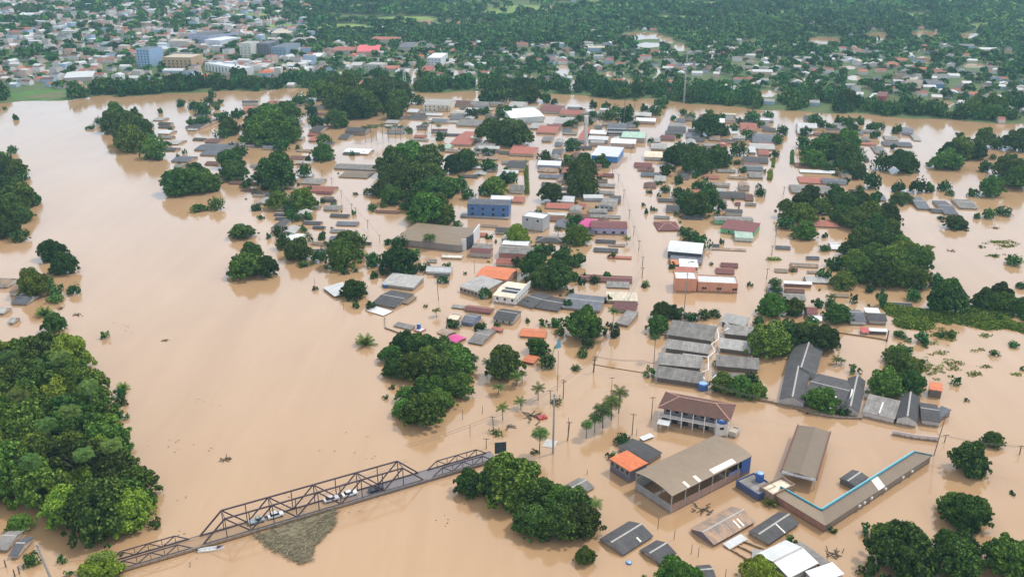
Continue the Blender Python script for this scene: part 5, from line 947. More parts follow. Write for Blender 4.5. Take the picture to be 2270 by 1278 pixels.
T('in group right of the bridge', 15, [(60,665,470,.9,'m'),(-60,600,330,.9,'d'),(300,720,330,'d'),(450,770,330,'m'),(230,930,300,'d'),(430,965,330,'d'),(640,940,330,'d'),(570,810,330,'d'),(160,880,180,'m')])
T('near the bridge end', 14, [(1805,592,255,.85,'d')]); T('near the sports hall', 15, [(665,1168,165,.95,'m'),(970,178,150,.7,'l'),(880,290,90,'m'),(1400,1330,280,'m'),(1560,1330,180,'m'),(2130,1350,260,'l'),(240,255,80,.5),(1150,1300,60)])
T('at the bottom right', 16, [(1780,418,280,1.15,'d'),(1840,400,180,'d'),(1990,190,170,.75,'d'),(660,908,75,'m'),(310,1010,120,.7,'l'),(30,1330,280,'l'),(2160,595,70,.5)])
T('in the big bottom right clump', 16, [(1750,880,330,.95,'m'),(1640,750,200,'m'),(1850,790,200,'m'),(1200,1290,520,.95,'d'),(1100,1000,230,'m'),(1290,1050,260,'d'),(950,930,130,'m'),(1400,1250,230,'d'),(1660,1290,360,1.0,'d'),(1600,1060,200,'d'),(1740,1100,240,'d'),(2120,1300,420,.9,'m'),(2030,1180,200,'m'),(930,1290,150,'d')])
for i in range(3): TREES[-1 - i]['loose'] = False
T('on the near bank at far centre', 3, [(40,830,130),(200,850,190),(330,855,120),(410,870,70),(120,870,90),(745,900,90),(830,920,100),(745,1000,110),(870,1000,140),(920,960,110),(990,1030,150,1.3),(1020,960,100),(1170,930,90),(1290,900,130),(1250,960,120),(1340,870,100),(560,1060,110),(620,1010,70),(520,1080,90),(1940,1030,80),(1700,960,80),(2050,1020,140),(1830,1130,130),(1690,1130,220),(1600,1080,120),(2010,1160,110),(1800,1000,80),(1440,1150,60),(550,1240,110),(480,1000,60),(640,930,60,.8),(1130,1010,60),(1480,960,70),(1550,1000,80),(1400,1000,60),(1900,1100,90),(60,960,120),(20,1000,130),(690,1040,90),(1090,1060,70)])
T('on the near bank at far right', 4, [(240,1120,110),(510,1040,130),(580,1060,90),(780,1060,140),(720,1030,90),(960,1100,120),(1050,1080,90),(820,1110,120),(1010,1060,60),(430,1130,120),(120,1000,110),(60,1060,70),(205,1195,90),(890,1040,100),(640,1090,110),(1200,1085,70)])
# packed small roofs of the middle town, laid along its streets
MAIN = [Q(7,1130,1180),Q(7,1010,560),Q(7,930,300),Q(7,1010,130),Q(3,1180,1140),Q(3,1330,960)]; RST = [Q(8,80,1190),Q(8,235,520),Q(8,330,0),Q(4,340,1030)]; LST = [Q(7,150,700),Q(7,230,430),Q(7,225,150),Q(3,420,980)]
def off_street(q, wd):
    for pl in (MAIN, RST, LST):
        for a, b in zip(pl, pl[1:]):
            d = b - a; t = max(0, min(1, (q - a).dot(d) / d.length_squared))
            if (q - a - d * t).length < wd: return False
    return True
def infill(place, poly, n, mind, ang, seed):
    g = random.Random(seed); P_ = [Q(0, *p) for p in poly]; xs = [p.x for p in P_]; ys = [p.y for p in P_]; have = [(o.location.x, o.location.y) for o in bpy.data.objects if o.parent is None and o.get('category') in ('house','building','hall','store','shop')]; k = 0
    for _ in range(5000):
        if k >= n: break
        x = g.uniform(min(xs), max(xs)); y = g.uniform(min(ys), max(ys)); r = False
        for i in range(len(P_)):
            a, b = P_[i], P_[i-1]
            if (a.y > y) != (b.y > y) and x < (b.x - a.x) * (y - a.y) / (b.y - a.y) + a.x: r = not r
        if not r or any(((x-q[0]) / 1.35)**2 + (y-q[1])**2 < mind**2 for q in have) or not off_street(Vector((x, y, 0)), 14): continue
        have.append((x, y)); k += 1; rf = g.choices(['fib','dk','blu','pal','tile','red','wht','dkr','rst','crm'], [6,4.5,3,3,2.2,1.1,1.6,.8,1.4,.6])[0]; L, W = g.uniform(8, 15), g.uniform(5.5, 8.5); z = g.choice([.4,.6,.8,1.2,1.6,2.2,2.8]); rise = g.uniform(.7, 1.3)
        e = empty('house', (x, y, 0), ang + g.gauss(0, .06) + (math.pi/2 if g.random() < .25 else 0)); tag(e, None, 'house'); later(e, f'{RWORD[rf]} roofed house ' + ('flooded to eaves' if z < 1.5 else 'above the flood'), place)
        MB().extrude_x([(-W/2+.3,-2),(W/2-.3,-2),(W/2-.3,z-.05),(0,z+rise-.16),(-W/2+.3,z-.05)], -L/2+.3, L/2-.3).build('wall', wall_mat(g.choice([(.44,.40,.36),(.5,.44,.38),(.38,.34,.31),(.46,.36,.30),(.52,.5,.47),(.55,.42,.3),(.36,.42,.48)])), e)
        MB().extrude_x([(-W/2,z),(0,z+rise),(W/2,z),(W/2,z-.12),(0,z+rise-.12),(-W/2,z-.12)], -L/2, L/2).build('roof', ROOF[rf], e)
infill('in packed middle town', [(760,300),(860,262),(1000,238),(1120,232),(1300,240),(1480,246),(1740,262),(1745,300),(1700,350),(1600,330),(1480,300),(1400,345),(1330,400),(1180,420),(1040,400),(1000,345),(900,300)], 112, 8.4, R(-8), 3)
infill('beside main street', [(1180,345),(1400,350),(1410,470),(1300,520),(1190,480)], 20, 8.8, R(-6), 8)
infill('between the upper right streets', [(1450,310),(1690,330),(1680,470),(1480,500),(1420,400)], 18, 9.5, R(-8), 9)
infill('in upper left town', [(385,250),(560,225),(700,225),(760,262),(740,330),(700,390),(610,400),(480,330),(430,300)], 32, 8.8, R(-8), 5)
infill('on left riverside blocks, inner', [(560,400),(700,390),(770,470),(820,540),(700,560),(600,520)], 16, 9.5, R(-6), 12)
infill('at upper right', [(1765,300),(1900,285),(2010,290),(2000,330),(1900,330),(1880,420),(1760,430)], 16, 9.5, R(-10), 6)
infill('near the tan warehouse, right', [(1060,480),(1190,470),(1180,560),(1060,600)], 6, 10, R(-10), 14)
infill('lower on the right street', [(1720,590),(1830,590),(1830,650),(1700,660)], 7, 9.5, R(-8), 15)
# palms
for b, cr, r_, pl in (((120,632),(122,555),13,0),((533,692),(535,575),15,0),((355,780),(350,710),13,0),((165,905),(165,775),14,0),((302,545),(300,440),14,1),((368,515),(362,415),10,1)):
    palm('beside the river near broken walls', pxy(21, *b), pxy(21, *cr), r_ * 1.25, dark=bool(pl))
for b, cr, r_ in (((1038,1090),(1042,950),9),((1125,1030),(1122,880),10),((1212,985),(1212,800),14),((1300,905),(1305,720),14)): palm('in the row before brown tiled building', pxy(21, *b), pxy(21, *cr), r_ * 1.7, dark=True, fan=FANW)
palm('', pxy(11, 945, 1180), pxy(11, 935, 1020), 24, 'largest palm at the back of the row before brown tiled building', dark=True); palm('', pxy(21, 548, 1262), pxy(21, 545, 1045), 22, 'full crowned dark palm left of floodlight mast', dark=True, fan=FANW)
palm('', pxy(11, 890, 560), pxy(11, 893, 335), 15, 'tall palm at street corner beside grey roof'); palm('', pxy(11, 1240, 745), pxy(11, 1238, 560), 13, 'tall palm at left corner of the school', dark=True)
palm('', pxy(6, 1478, 945), pxy(6, 1470, 850), 16, 'dark palm in front of the tan warehouse', dark=True, fan=FANW)
for x, yb, yt in ((940,1185,1062),(990,1185,1058),(1035,1172,1055),(1085,1155,1045),(1135,1185,1065),(1190,1155,1052),(1235,1172,1060),(1440,1122,1030),(1490,1112,1025),(1550,1132,1050)): palm('in the flooded palm square', pxy(2, x, yb), pxy(2, x, yt), 9, dark=True)
palm('', pxy(3, 1075, 905), pxy(3, 1075, 835), 9, 'lone tall palm on far river bank', dark=True); palm('', pxy(3, 990, 1045), pxy(3, 990, 760), 14, 'very tall conifer-like palm in the middle distance', dark=True, fan=FANW)
for x, yb, yt, r_ in ((800,1190,1120,16),(890,1230,1170,18),(1530,380,330,12),(1950,860,760,14),(1850,800,730,14)): palm('around the river grove' if x > 1000 else 'at the left end of bridge', pxy(13 if x < 1000 else 10, x, yb), pxy(13 if x < 1000 else 10, x, yt), r_, dark=x > 1000)
for x, yb, yt, r_ in ((690,780,735,13),(730,775,745,11),(640,260,215,14),(1300,880,780,15)): palm('on the right side near dark roofs', pxy(12, x, yb), pxy(12, x, yt), r_, dark=x > 1000)
palm('', pxy(15, 740, 760), pxy(15, 745, 670), 20, 'wide palm at right of the tree group by bridge'); palm('', pxy(6, 460, 880), pxy(6, 458, 835), 12, 'short palm beside white roof left of warehouse', dark=True); palm('', pxy(7, 440, 830), pxy(7, 440, 780), 13, 'dark palm above the dark hipped roof', dark=True); palm('', pxy(7, 1015, 905), pxy(7, 1015, 860), 12, 'small palm at main street edge below purple shop', dark=True)
for x, y_ in ((60,965),(150,880),(40,880),(215,945),(120,1030),(205,1095),(90,1110),(262,1075),(175,1000)): palm('rising out of bottom-left forest', (x, y_), (x + 3, y_ - 88), 24, fan=FANW)
spiky('', 10, 930, 640, 190, 'bright green fan of palm fronds alone in the river'); spiky('', 9, 350, 392, 160, 'spiky frond clump above the round tree at left edge'); spiky('', 11, 590, 830, 90, 'low palm fronds near the leaning banner pole'); spiky('', 16, 150, 700, 130, 'pale banana clump against the brick leg wall', 'l')
spiky('', 9, 1010, 1000, 120, 'pale fronds reaching over the river from the forest', 'l'); spiky('', 13, 190, 130, 180, 'pale fronds in the bottom-left forest near blue roof', 'l'); spiky('', 13, 620, 360, 150, 'yellow-green fronds inside the bottom-left forest', 'l'); spiky('', 12, 520, 1200, 60, 'short pale fronds at foot of dark winged building', 'l')
# trimmed hedges along the streets
def hedge(c, a, b, wd, h_, label, kind='l'):
    A_, B_ = Q(c, *a), Q(c, *b); L = (B_ - A_).length; n = max(3, int(L / (wd * .7))); o = leaf_heap('hedge', [(A_.x + (B_.x - A_.x) * i / n, A_.y + (B_.y - A_.y) * i / n, wd * .6, wd * .6) for i in range(n + 1)], 60, h_, .3, LEAF[kind], seed=int(a[0])); tag(o, label, 'hedge')
hedge(7, (182,490), (172,230), 2.4, 3, 'long bright green hedge beside the left street'); hedge(7, (2203,372), (2208,300), 3, 2.4, 'bright green trimmed hedge at upper right street', 'l'); hedge(8, (320,240), (325,140), 2.4, 2.6, 'green hedge on far side of the upper right street', 'm')
hedge(8, (130,1035), (210,1035), 2.4, 1.6, 'flat-topped bright green hedge on lower right street'); hedge(11, (1155,130), (1180,125), 2.2, 3, 'small square hedge on the main street corner', 'm'); hedge(8, (165,265), (170,195), 2, 2, 'thin hedge beside pale roofs at upper right street', 'm')
# floating plants and bits of drift
pts = []; g = random.Random(5)
for x0_, y0_, x1_, y1_, wd in ((1130,315,1330,360,45),(1230,340,1620,395,45),(1620,395,2260,490,45),(1240,440,1420,430,60),(1500,390,1700,390,40),(1800,340,2100,390,40),(1900,420,2260,480,40)):
    for k in range(44):
        t = g.random(); X_, Y_ = x0_ + (x1_ - x0_) * t, y0_ + (y1_ - y0_) * t + g.uniform(-wd, wd) * .6; p = Q(12, X_, Y_); pts.append((p.x, p.y, g.uniform(1.8, 5.5), g.uniform(1.8, 5)))
tag(leaf_heap('floating_plants', pts, 15, 1.7, .36, LEAF['l'], 13), 'bright green floating plants mixed into the band at right', 'floating plants', kind='stuff')
tag(leaf_heap('floating_plants', pts, 12, 1.5, .36, LEAF['m'], 3), 'band of green floating plants crossing the flood at right', 'floating plants', kind='stuff')
pts = []
for (X_, Y_, sx, sy, n) in ((1560,530,160,50,34),(1640,560,60,60,14),(1500,590,60,40,10),(1500,830,110,50,26),(1660,800,90,50,22),(1850,850,60,40,12),(1960,545,60,20,8),(1900,670,60,20,8),(1920,800,40,15,5),(1430,790,70,60,14),(2190,860,40,20,4),(1550,680,60,50,10)):
    for k in range(n): p = Q(12, g.gauss(X_, sx * .5), g.gauss(Y_, sy * .5)); s_ = g.uniform(.3, 1.3); pts.append((p.x, p.y, s_ * 1.5, s_))
for (X_, Y_, sx, sy, n) in ((2040,890,120,20,16),(2090,925,90,14,12),(2020,1000,60,20,9),(2140,905,80,14,10)):
    for k in range(n): p = Q(8, g.gauss(X_, sx * .5), g.gauss(Y_, sy * .5)); s_ = g.uniform(.5, 1.6); pts.append((p.x, p.y, s_ * 1.5, s_))
tag(leaf_heap('drifting_weed', pts, 12, .6, .34, LEAF['l'], 6), 'scattered drifting weed in the open water at right', 'floating plants', kind='stuff')
for nm, c, X_, Y_, sz, lb in (('drift_branch',13,1870,305,.9,'dark branch poking up in the middle of the river'),('drift_branch',9,640,370,.8,'small drift branch right of round tree at left'),('drift_branch',9,505,312,.7,'small dark drift left of the river centre'),('drift_branch',16,670,1085,1.0,'dark drift pile left of bottom right clump'),('drift_branch',8,1475,930,1.0,'brown drift in the right lagoon below blue roofs'),
      ('drift_branch',8,1650,962,.8,'lone dark drift right of the brown lagoon drift'),('drift_branch',8,2012,772,.9,'dark drift stick in upper right lagoon'),('drift_branch',21,470,860,1.6,'brown brushwood pile left of the red vehicle roof'),('drift_branch',21,245,975,.8,'two dark drift lumps near the small palms'),('drift_branch',15,1650,720,1.2,'drift branches at foot of sports hall brick wall'),('drift_branch',9,1370,580,.6,'faint drift twig far out in the river')):
    p = Q(c, X_, Y_); mb = MB(); g2 = random.Random(int(X_))
    for k in range(16):
        a = g2.uniform(0, 6.28); q = Vector((g2.gauss(0, sz), g2.gauss(0, sz), 0)); mb.bar(q, q + Vector((math.cos(a)*sz, math.sin(a)*sz, g2.uniform(.1, .9)*sz)), .14 * sz + .05)
    for s_ in (-1, 1): mb.bar((-1.8*sz, -1.1*sz*s_, .05), (1.8*sz, 1.1*sz*s_, .2), .12*sz + .04)
    o = mb.build(nm, BARK); o.location = p; tag(o, lb, 'driftwood')
pts = [Q(21, g.gauss(720, 22), g.gauss(725, 16)) for k in range(16)]; tag(leaf_heap('brush_heap', [(p.x, p.y, .9, .7) for p in pts], 22, 2.0, .3, LEAF['d'], 8), 'dark brush heap at foot of floodlight mast', 'brush heap', kind='stuff')
pts = [Q(21, g.gauss(95, 40), g.gauss(1050, 16)) for k in range(16)]; tag(leaf_heap('brush_heap', [(p.x, p.y, .9, .7) for p in pts], 22, 2.0, .3, LEAF['d'], 9), 'low dark brush heap above the billboard', 'brush heap', kind='stuff')

# bits of floating rubbish strung out along the current
mb = MB(); g3 = random.Random(21)
for k in range(20):
    cx_, cy_ = g3.uniform(260, 1060), g3.uniform(430, 1250); 
    if cy_ < 640 and cx_ > 520: continue
    for j in range(g3.randrange(2, 8)):
        p = G(cx_ + g3.gauss(0, 16) - j * 5, cy_ + g3.gauss(0, 3) - j * 4); a = g3.uniform(0, 6.28); l = g3.uniform(.15, .7); mb.bar(p + Vector((0, 0, .03)), p + Vector((math.cos(a) * l, math.sin(a) * l, .06)), g3.uniform(.08, .25), .1)
tag(mb.build('floating_rubbish', BARK), 'specks of drifting twigs and rubbish on the open river', 'rubbish', kind='stuff')

# ================================================================== POLES AND LINES
t1 = pole(pxy(21,1110,400), pxy(21,1128,235), 'dark utility pole at the wall corner left of school', w_=.6, arms=3); t2 = pole(pxy(21,795,675), pxy(21,800,480), 'utility pole with transformer beside brush heap', w_=.4, arms=2); t3 = pole(pxy(21,668,720), pxy(21,660,590), 'dark pole rising from the brush heap', w_=.35)
t4 = pole(pxy(21,70,1010), pxy(21,58,865), 'dark pole rising from brush above billboard', w_=.35); pole(pxy(21,838,1118), pxy(21,860,920), 'leaning brown pole right of floodlight mast', w_=.42); pole(pxy(21,1305,590), pxy(21,1305,455), 'thin pole behind the palm row', w_=.2)
pole(pxy(21,690,1250), pxy(21,692,640), 'tall grey floodlight mast rising from the flood', w_=.75, arms=1, mat=CONC, name='floodlight_mast', cat='mast'); pole(pxy(21,735,600), pxy(21,738,180), 'very thin tall pole right of leaning banner', w_=.2, arms=0); pole((1515,702), (1517,606), 'tall slender lamp mast behind the school trees', w_=.42, arms=1, mat=CONC, name='lamp_mast', cat='mast')
pole(pxy(11,1258,945), pxy(11,1262,740), 'pale pole at the left end of school front', w_=.3, mat=CONC); t6 = pole(pxy(11,1215,1230), pxy(11,1220,1050), 'dark pole left of the brown tiled building', w_=.3); pole(pxy(15,1055,95), pxy(15,1060,-80), 'straight dark pole beside the round bush', w_=.35)
pole((119,1290), (101,1207), 'thick leaning concrete pole at bottom-left corner', w_=.75, arms=2, mat=CONC); pole(pxy(10,1550,248), pxy(10,1540,45), 'lone lamp pole between riverside roofs', w_=.3); pole(pxy(16,1500,265), pxy(16,1535,-60), 'corner pole at the end of V-shaped building', w_=.3); pole(pxy(16,1590,155), pxy(16,1595,95), 'short pole right of the white wall', w_=.35); pole(pxy(16,2220,255), pxy(16,2215,185), 'short pole at the far right frame edge', w_=.4)
pole(pxy(12,1110,590), pxy(12,1113,495), 'brown pillar pole at end of thin brown wall', w_=.6, arms=0); t5 = pole(pxy(12,1090,880), pxy(12,1095,650), 'thin dark pole beside green floating plants', w_=.3)
ms = [pole(pxy(7, x, y), pxy(7, x + 3, y - h_), place='along main street, nearest first') for x, y, h_ in ((1140,1185,85),(1140,1100,88),(1110,960,85),(1068,835,80),(1030,695,75),(985,520,66),(940,385,60),(890,330,55),(1045,160,45),(1060,110,40))]
rs = [pole(pxy(8, x, y), pxy(8, x + 3, y - h_), place='along the right street') for x, y, h_ in ((108,1195,85),(150,1000,80),(185,850,75),(215,650,70),(250,490,62))]
ls = [pole(pxy(6, x, y), pxy(6, x, y - h_), place='along the left riverside street') for x, y, h_ in ((1060,890,60),(960,775,70),(860,670,66),(825,632,62),(740,520,60),(660,410,55),(580,340,50))]
for x, y, h_, pl in ((1848,1150,110,10),(520,130,70,10),(760,325,90,10),(1750,1235,80,10),(1915,1185,65,10)): pole(pxy(6 if x == 1848 else 10, x, y), pxy(6 if x == 1848 else 10, x, y - h_), place='beside the river roofs', w_=.22, arms=0, name='post', cat='post', descr='thin leaning brown post')
for x, y, h_ in ((1270,880,95),(1405,965,80),(1548,1085,80),(1605,1110,80),(520,140,190),(680,425,40),(1830,1290,80),(1092,100,60)): pole(pxy(15, x, y), pxy(15, x + 3, y - h_), place='around the sports hall', w_=.2, arms=0, name='post', cat='post', descr='thin post in the water')
for x, y, h_ in ((50,1195,60),(125,1275,60),(163,1250,60)): pole(pxy(13, x, y), pxy(13, x, y - h_), place='at the bottom-left corner', w_=.4, arms=0, name='post', cat='post', descr='brown fence post')
pole(pxy(14,1812,100), pxy(14,1812,10), 'very thin pole standing in river before billboard', w_=.2, arms=0); pole(pxy(14,1945,210), pxy(14,1948,125), 'dark pole at right end of bridge', w_=.3)
up = lambda p, z: Vector((p.x, p.y, z))
line([up(G(902,1030),6.5), t4, t3, t2, t1, ms[0]], 'pair of power lines from bridge past the brush heaps to main street', 2, 1.3, r=.06); line([ms[i] for i in range(8)], 'power line following the main street poles', 2, .9, r=.05); line(rs, 'power line following the right street poles', 2, .9, r=.05); line([t1, up(Q(11,1150,850),5), Q(11,1262,760,8)], 'power line crossing from wall corner to the school', 2, .8, r=.06)
line([G(150,1240,7), G(440,1190,7), G(902,1018,6.5)], 'power line running along behind the truss bridge', 2, 1.2, r=.05); line([Q(12,90,1075,6), Q(12,430,1140,6), Q(12,900,1230,6)], 'power line in front of the dark winged building', 2, .8, r=.05); line([Q(11,1700,930,7), Q(11,2250,1080,7)], 'power line sagging in front of the school hedge', 2, .9, r=.06)
line([Q(16,1535,80,6), Q(16,1600,100,6), Q(16,2220,190,6), Q(16,2600,240,6)], 'power line crossing open water at the right edge', 2, .8, r=.05); line(ls, 'power line following the left riverside poles', 1, .9, r=.05)

# ================================================================== FAR BANK: woods and town
def inside_pool(px, py):
    for cx, cy, rx, ry in POOLS:
        if ((px - cx) / (rx * 1.05))**2 + ((py - cy - 4) / (ry * 1.0 + 7))**2 < 1.0: return True
    return False
def in_field(px, py):
    if any(((px-cx)/rx)**2 + ((py-cy)/ry)**2 < 1.1 for cx, cy, rx, ry in MEADOWS): return random.random() < .9
    if 10 < px < 166 and 197 < py < 232: return True
    if 160 < px < 200 and 188 < py < 220: return random.random() < .7
    if ((px - 1216) / 7)**2 + ((py - 36) / 16)**2 < 1: return True
    if 1444 < px < 1470 and 142 < py < 180: return random.random() < .75
    if 900 < px < 926 and 148 < py < 215: return True
    return False
BLD = [(o.location.x, o.location.y) for o in bpy.data.objects if o.parent is None and o.type == 'EMPTY' and o.get('category') in ('building','house','gymnasium') and o.location.y > 400]
BLD += [(m_[0], m_[1]) for m_ in MASS_X]; BLDA = np.array(BLD)
FT = []; FH = []; gg = np.random.default_rng(11)
y = 480.0
while y < 2900:
    step = 9.0 if y < 900 else 10.5 if y < 1500 else 14 if y < 2100 else 24
    for x in np.arange(-.82 * y - 60, .82 * y + 60, step):
        X_ = x + gg.uniform(-.42, .42) * step; Y_ = y + gg.uniform(-.42, .42) * step
        if Y_ < shore(X_) + 4: continue
        px, py = proj((X_, Y_, 0.7)); zz = float(ground_z(X_, Y_))
        if px < -420 or px > 2690: continue
        d = math.hypot(X_, Y_)
        cl = .5 + .5 * math.sin(X_ * .021 + 2.1 * math.sin(Y_ * .013)) * math.cos(Y_ * .017 - X_ * .006)
        if inside_pool(px, py) or in_field(px, py): continue
        o = Y_ - shore(X_)
        if py < 98 and px > 560 and math.sin(X_ * .0075 + 1.9 * math.sin(Y_ * .004)) * math.sin(Y_ * .0115 + X_ * .002) > .72 and gg.random() < .85: continue
        if px < 690 and py < 190: ht, hh_ = .52, .42
        elif py > 98: ht, hh_ = .74, .25
        elif py > 62: ht, hh_ = .86, .08
        else: ht, hh_ = .97, .015
        if py < 80 and px < 620: ht, hh_ = .50, .55
        if 690 <= px < 1000 and 95 < py < 150: ht, hh_ = .62, .32
        if o < 45: ht, hh_ = .95, .0
        r = gg.random(); ncol = len(BLDA) and ((np.abs(BLDA[:, 0] - X_) < 11) & (BLDA[:, 1] - Y_ < 42) & (BLDA[:, 1] - Y_ > -9)).any()
        if ncol: continue
        if r < hh_ * (.5 + cl) and Y_ < 2300: FH.append((X_, Y_, zz, d, px, py))
        elif gg.random() < ht: FT.append((X_, Y_, zz, d, px, py))
    y += step
for X_, Y_, zz, d, px, py in FT:
    if Y_ - shore(X_) < 60:
        Rr = random.uniform(3.5, 9); zone = 'left' if px < 700 else 'centre' if px < 1500 else 'right'
        TREES.append(dict(p=Vector((X_, Y_, zz)), r=Rr, rz=Rr * random.uniform(.8, 1.1), kind=random.choice('ddm'), place=f'on the far river bank, {zone}', wpx=2 * Rr / mpp(py), loose=False))
FT = [f for f in FT if f[1] - shore(f[0]) >= 60]
for o in [o for o in bpy.data.objects if o.parent is None and o.get('category') == 'house' and 330 < o.location.y < 640]:
    if o.location.y - shore(o.location.x) > -25: continue
    for k in range(random.choice((0, 1, 1, 1, 2))):
        if not off_street(o.location, 13): break
        a = random.uniform(0, 6.283); q = o.location + Vector((math.cos(a) * random.uniform(8, 14), math.sin(a) * random.uniform(6, 12), 0)); r_ = random.choice((.8, 1.1, 1.6, 2.2, 3.0))
        TREES.append(dict(p=Vector((q.x, q.y, 0)), r=r_, rz=r_ * random.uniform(.6, 1.1), kind=random.choice('dmml'), place='among the flooded houses', wpx=2 * r_ / mpp(proj(q)[1]) * .3, loose=False))
TREES[:] = [t for t in TREES if t['r'] > 4.2 or off_street(t['p'], 7)]
rest = plant_trees(300)
def proto(n, size, seed, blobs):
    g = np.random.default_rng(seed); c = g.normal(size=(blobs, 3)); c /= np.linalg.norm(c, axis=1)[:, None]; c[:, 2] = np.abs(c[:, 2]) * .9 - .15; c *= .52; w_ = g.integers(0, blobs, n)
    d = g.normal(size=(n, 3)); d /= np.linalg.norm(d, axis=1)[:, None]; d[:, 2] = np.where(d[:, 2] < -.1, -d[:, 2], d[:, 2]); pos = c[w_] + d * .45 * g.uniform(.85, 1.1, (n, 1))
    nor = d + g.normal(size=(n, 3)) * .4; nor /= np.linalg.norm(nor, axis=1)[:, None]; t = np.cross(nor, g.normal(size=(n, 3))); t /= np.linalg.norm(t, axis=1)[:, None]; b = np.cross(nor, t); s = size * g.uniform(.7, 1.3, (n, 1))
    return np.stack([pos - t*s, pos - b*s*.8, pos + t*s, pos + b*s*.8], 1).reshape(-1, 3)
def dome(n, size, seed, blobs):
    g = np.random.default_rng(seed); a = g.uniform(0, 6.283, blobs); rr = np.sqrt(g.random(blobs)) * .72; h = g.uniform(.0, .75, blobs) * (1 - rr ** 2); c = np.stack([np.cos(a) * rr, np.sin(a) * rr, h], 1); w_ = g.integers(0, blobs, n); br_ = g.uniform(.18, .38, blobs)
    d = g.normal(size=(n, 3)); d /= np.linalg.norm(d, axis=1)[:, None]; pos = c[w_] + d * br_[w_][:, None] * g.uniform(.8, 1.12, (n, 1)); nor = d + g.normal(size=(n, 3)) * .5 + np.array([0, 0, .2]); nor /= np.linalg.norm(nor, axis=1)[:, None]
    t = np.cross(nor, g.normal(size=(n, 3))); t /= np.linalg.norm(t, axis=1)[:, None]; b = np.cross(nor, t); s = size * g.uniform(.6, 1.4, (n, 1)); return np.stack([pos - t*s, pos - b*s*.7, pos + t*s, pos + b*s*.7], 1).reshape(-1, 3)
PR = {'b': [dome(520, .105, s, k) for s, k in ((31,14),(32,20),(33,9),(34,17))], 'bs': [dome(170, .16, s, k) for s, k in ((41,7),(42,10),(43,5))], 0: [proto(260, .15, s, 12) for s in (1,2,3)], 1: [proto(120, .22, s, 9) for s in (4,5,6)], 2: [proto(60, .30, s, 7) for s in (7,8,9)], 3: [proto(26, .46, s, 5) for s in (10,11,12)]}
def woodland(name, trees, label):
    V = []; TI = []
    for X_, Y_, z, r, rz, lod in trees:
        a = gg.uniform(0, 6.283); c, s = math.cos(a), math.sin(a); Q_ = PR[lod]; P_ = Q_[gg.integers(0, len(Q_))]
        V.append(np.stack([X_ + (P_[:,0]*c - P_[:,1]*s) * r, Y_ + (P_[:,0]*s + P_[:,1]*c) * r, z + (P_[:,2] + (.72 if lod not in ('b', 'bs') else .1)) * rz], 1)); TI.append(np.full(len(P_), np.clip(.5 + .3 * math.sin(X_ * .013 + 1.7 * math.sin(Y_ * .006)) * math.cos(Y_ * .0085 - X_ * .004) + .3 * gg.normal(), 0, .999), np.float32))
    V = np.concatenate(V).astype(np.float32); n = len(V) // 4; me = bpy.data.meshes.new(name); me.vertices.add(4*n); me.vertices.foreach_set('co', V.ravel()); me.loops.add(4*n); me.loops.foreach_set('vertex_index', np.arange(4*n, dtype=np.int32))
    me.polygons.add(n); me.polygons.foreach_set('loop_start', np.arange(0, 4*n, 4, dtype=np.int32)); me.polygons.foreach_set('loop_total', np.full(n, 4, np.int32)); at = me.attributes.new('tint', 'FLOAT', 'POINT'); at.data.foreach_set('value', np.concatenate(TI)); me.update(); me.validate()
    me.materials.append(LEAF['far']); o = bpy.data.objects.new(name, me); COL.objects.link(o); tag(o, label, 'woodland', kind='stuff'); print(name, n)
tl = [(t['p'].x, t['p'].y, max(t['p'].z, 0) - .1, t['r'] * 1.1, t['rz'] * 1.75, 'b' if t['r'] > 2.4 else 'bs') for t in rest]
for X_, Y_, zz, d, px, py in FT:
    R_ = gg.uniform(2.6, 6.6) if d < 1150 else gg.uniform(4, 8.4) if d < 1500 else gg.uniform(6, 11) if d < 2100 else gg.uniform(11, 17)
    tl.append((X_, Y_, zz - .25 * R_, R_, R_ * gg.uniform(.7, 1.25), 0 if d < 720 else 1 if d < 1050 else 2 if d < 1600 else 3))
woodland('far_woodland', tl, 'smaller and distant dark green trees of flooded town and far bank')
# the nearest far houses stand as things, all the others are one mass
nh = sum(1 for o in bpy.data.objects if o.parent is None and o.name.split('.')[0] == 'house')
FH.sort(key=lambda f: f[3]); ind = FH[:max(0, 300 - nh)]; mass = FH[len(ind):]
RK = ['red','fib','wht','pal','tile','blu','dk','org','crm']; RW = [.17,.2,.2,.14,.09,.08,.06,.03,.03]; RWL = [.20,.15,.24,.15,.09,.08,.03,.03,.03]
NH = nh; print('houses by hand', nh, 'far', len(FH), 'trees', len(TREES), 'far trees', len(FT))
BX = {}
def far_house_mesh(k, L, W, z, rise, nm):
    key = (k, round(L), round(W))
    return key
for X_, Y_, zz, d, px, py in ind:
    k = gg.choice(RK, p=RW); L, W = gg.uniform(9, 16), gg.uniform(7, 11); z = gg.choice([2.8, 3.2, 5.6]); a = R(-12) + gg.normal() * .12 + (R(90) if gg.random() < .5 else 0); e = empty('house', (X_, Y_, zz), a)
    zone = 'left' if px < 700 else 'centre' if px < 1500 else 'right'; tag(e, None, 'house', 'houses across the river'); later(e, f'{RWORD[k]} roofed house', f'among far bank trees, {zone}'); wc = random.choice([(.55,.5,.46),(.6,.55,.45),(.5,.45,.42),(.62,.6,.6)])
    MB().box(-L/2+.3, L/2-.3, -W/2+.3, W/2-.3, -1, z-.15).build('wall', wall_mat(wc), e); MB().extrude_x([(-W/2,z),(0,z+1.6),(W/2,z),(W/2,z-.12),(0,z+1.48),(-W/2,z-.12)], -L/2, L/2).build('roof', ROOF[k], e)
mats = [ROOF[k] for k in RK] + [wall_mat((.56,.5,.48)), wall_mat((.66,.64,.64)), wall_mat((.35,.45,.58)), wall_mat((.6,.43,.36))]
V = []; F = []; MI = []
allm = []
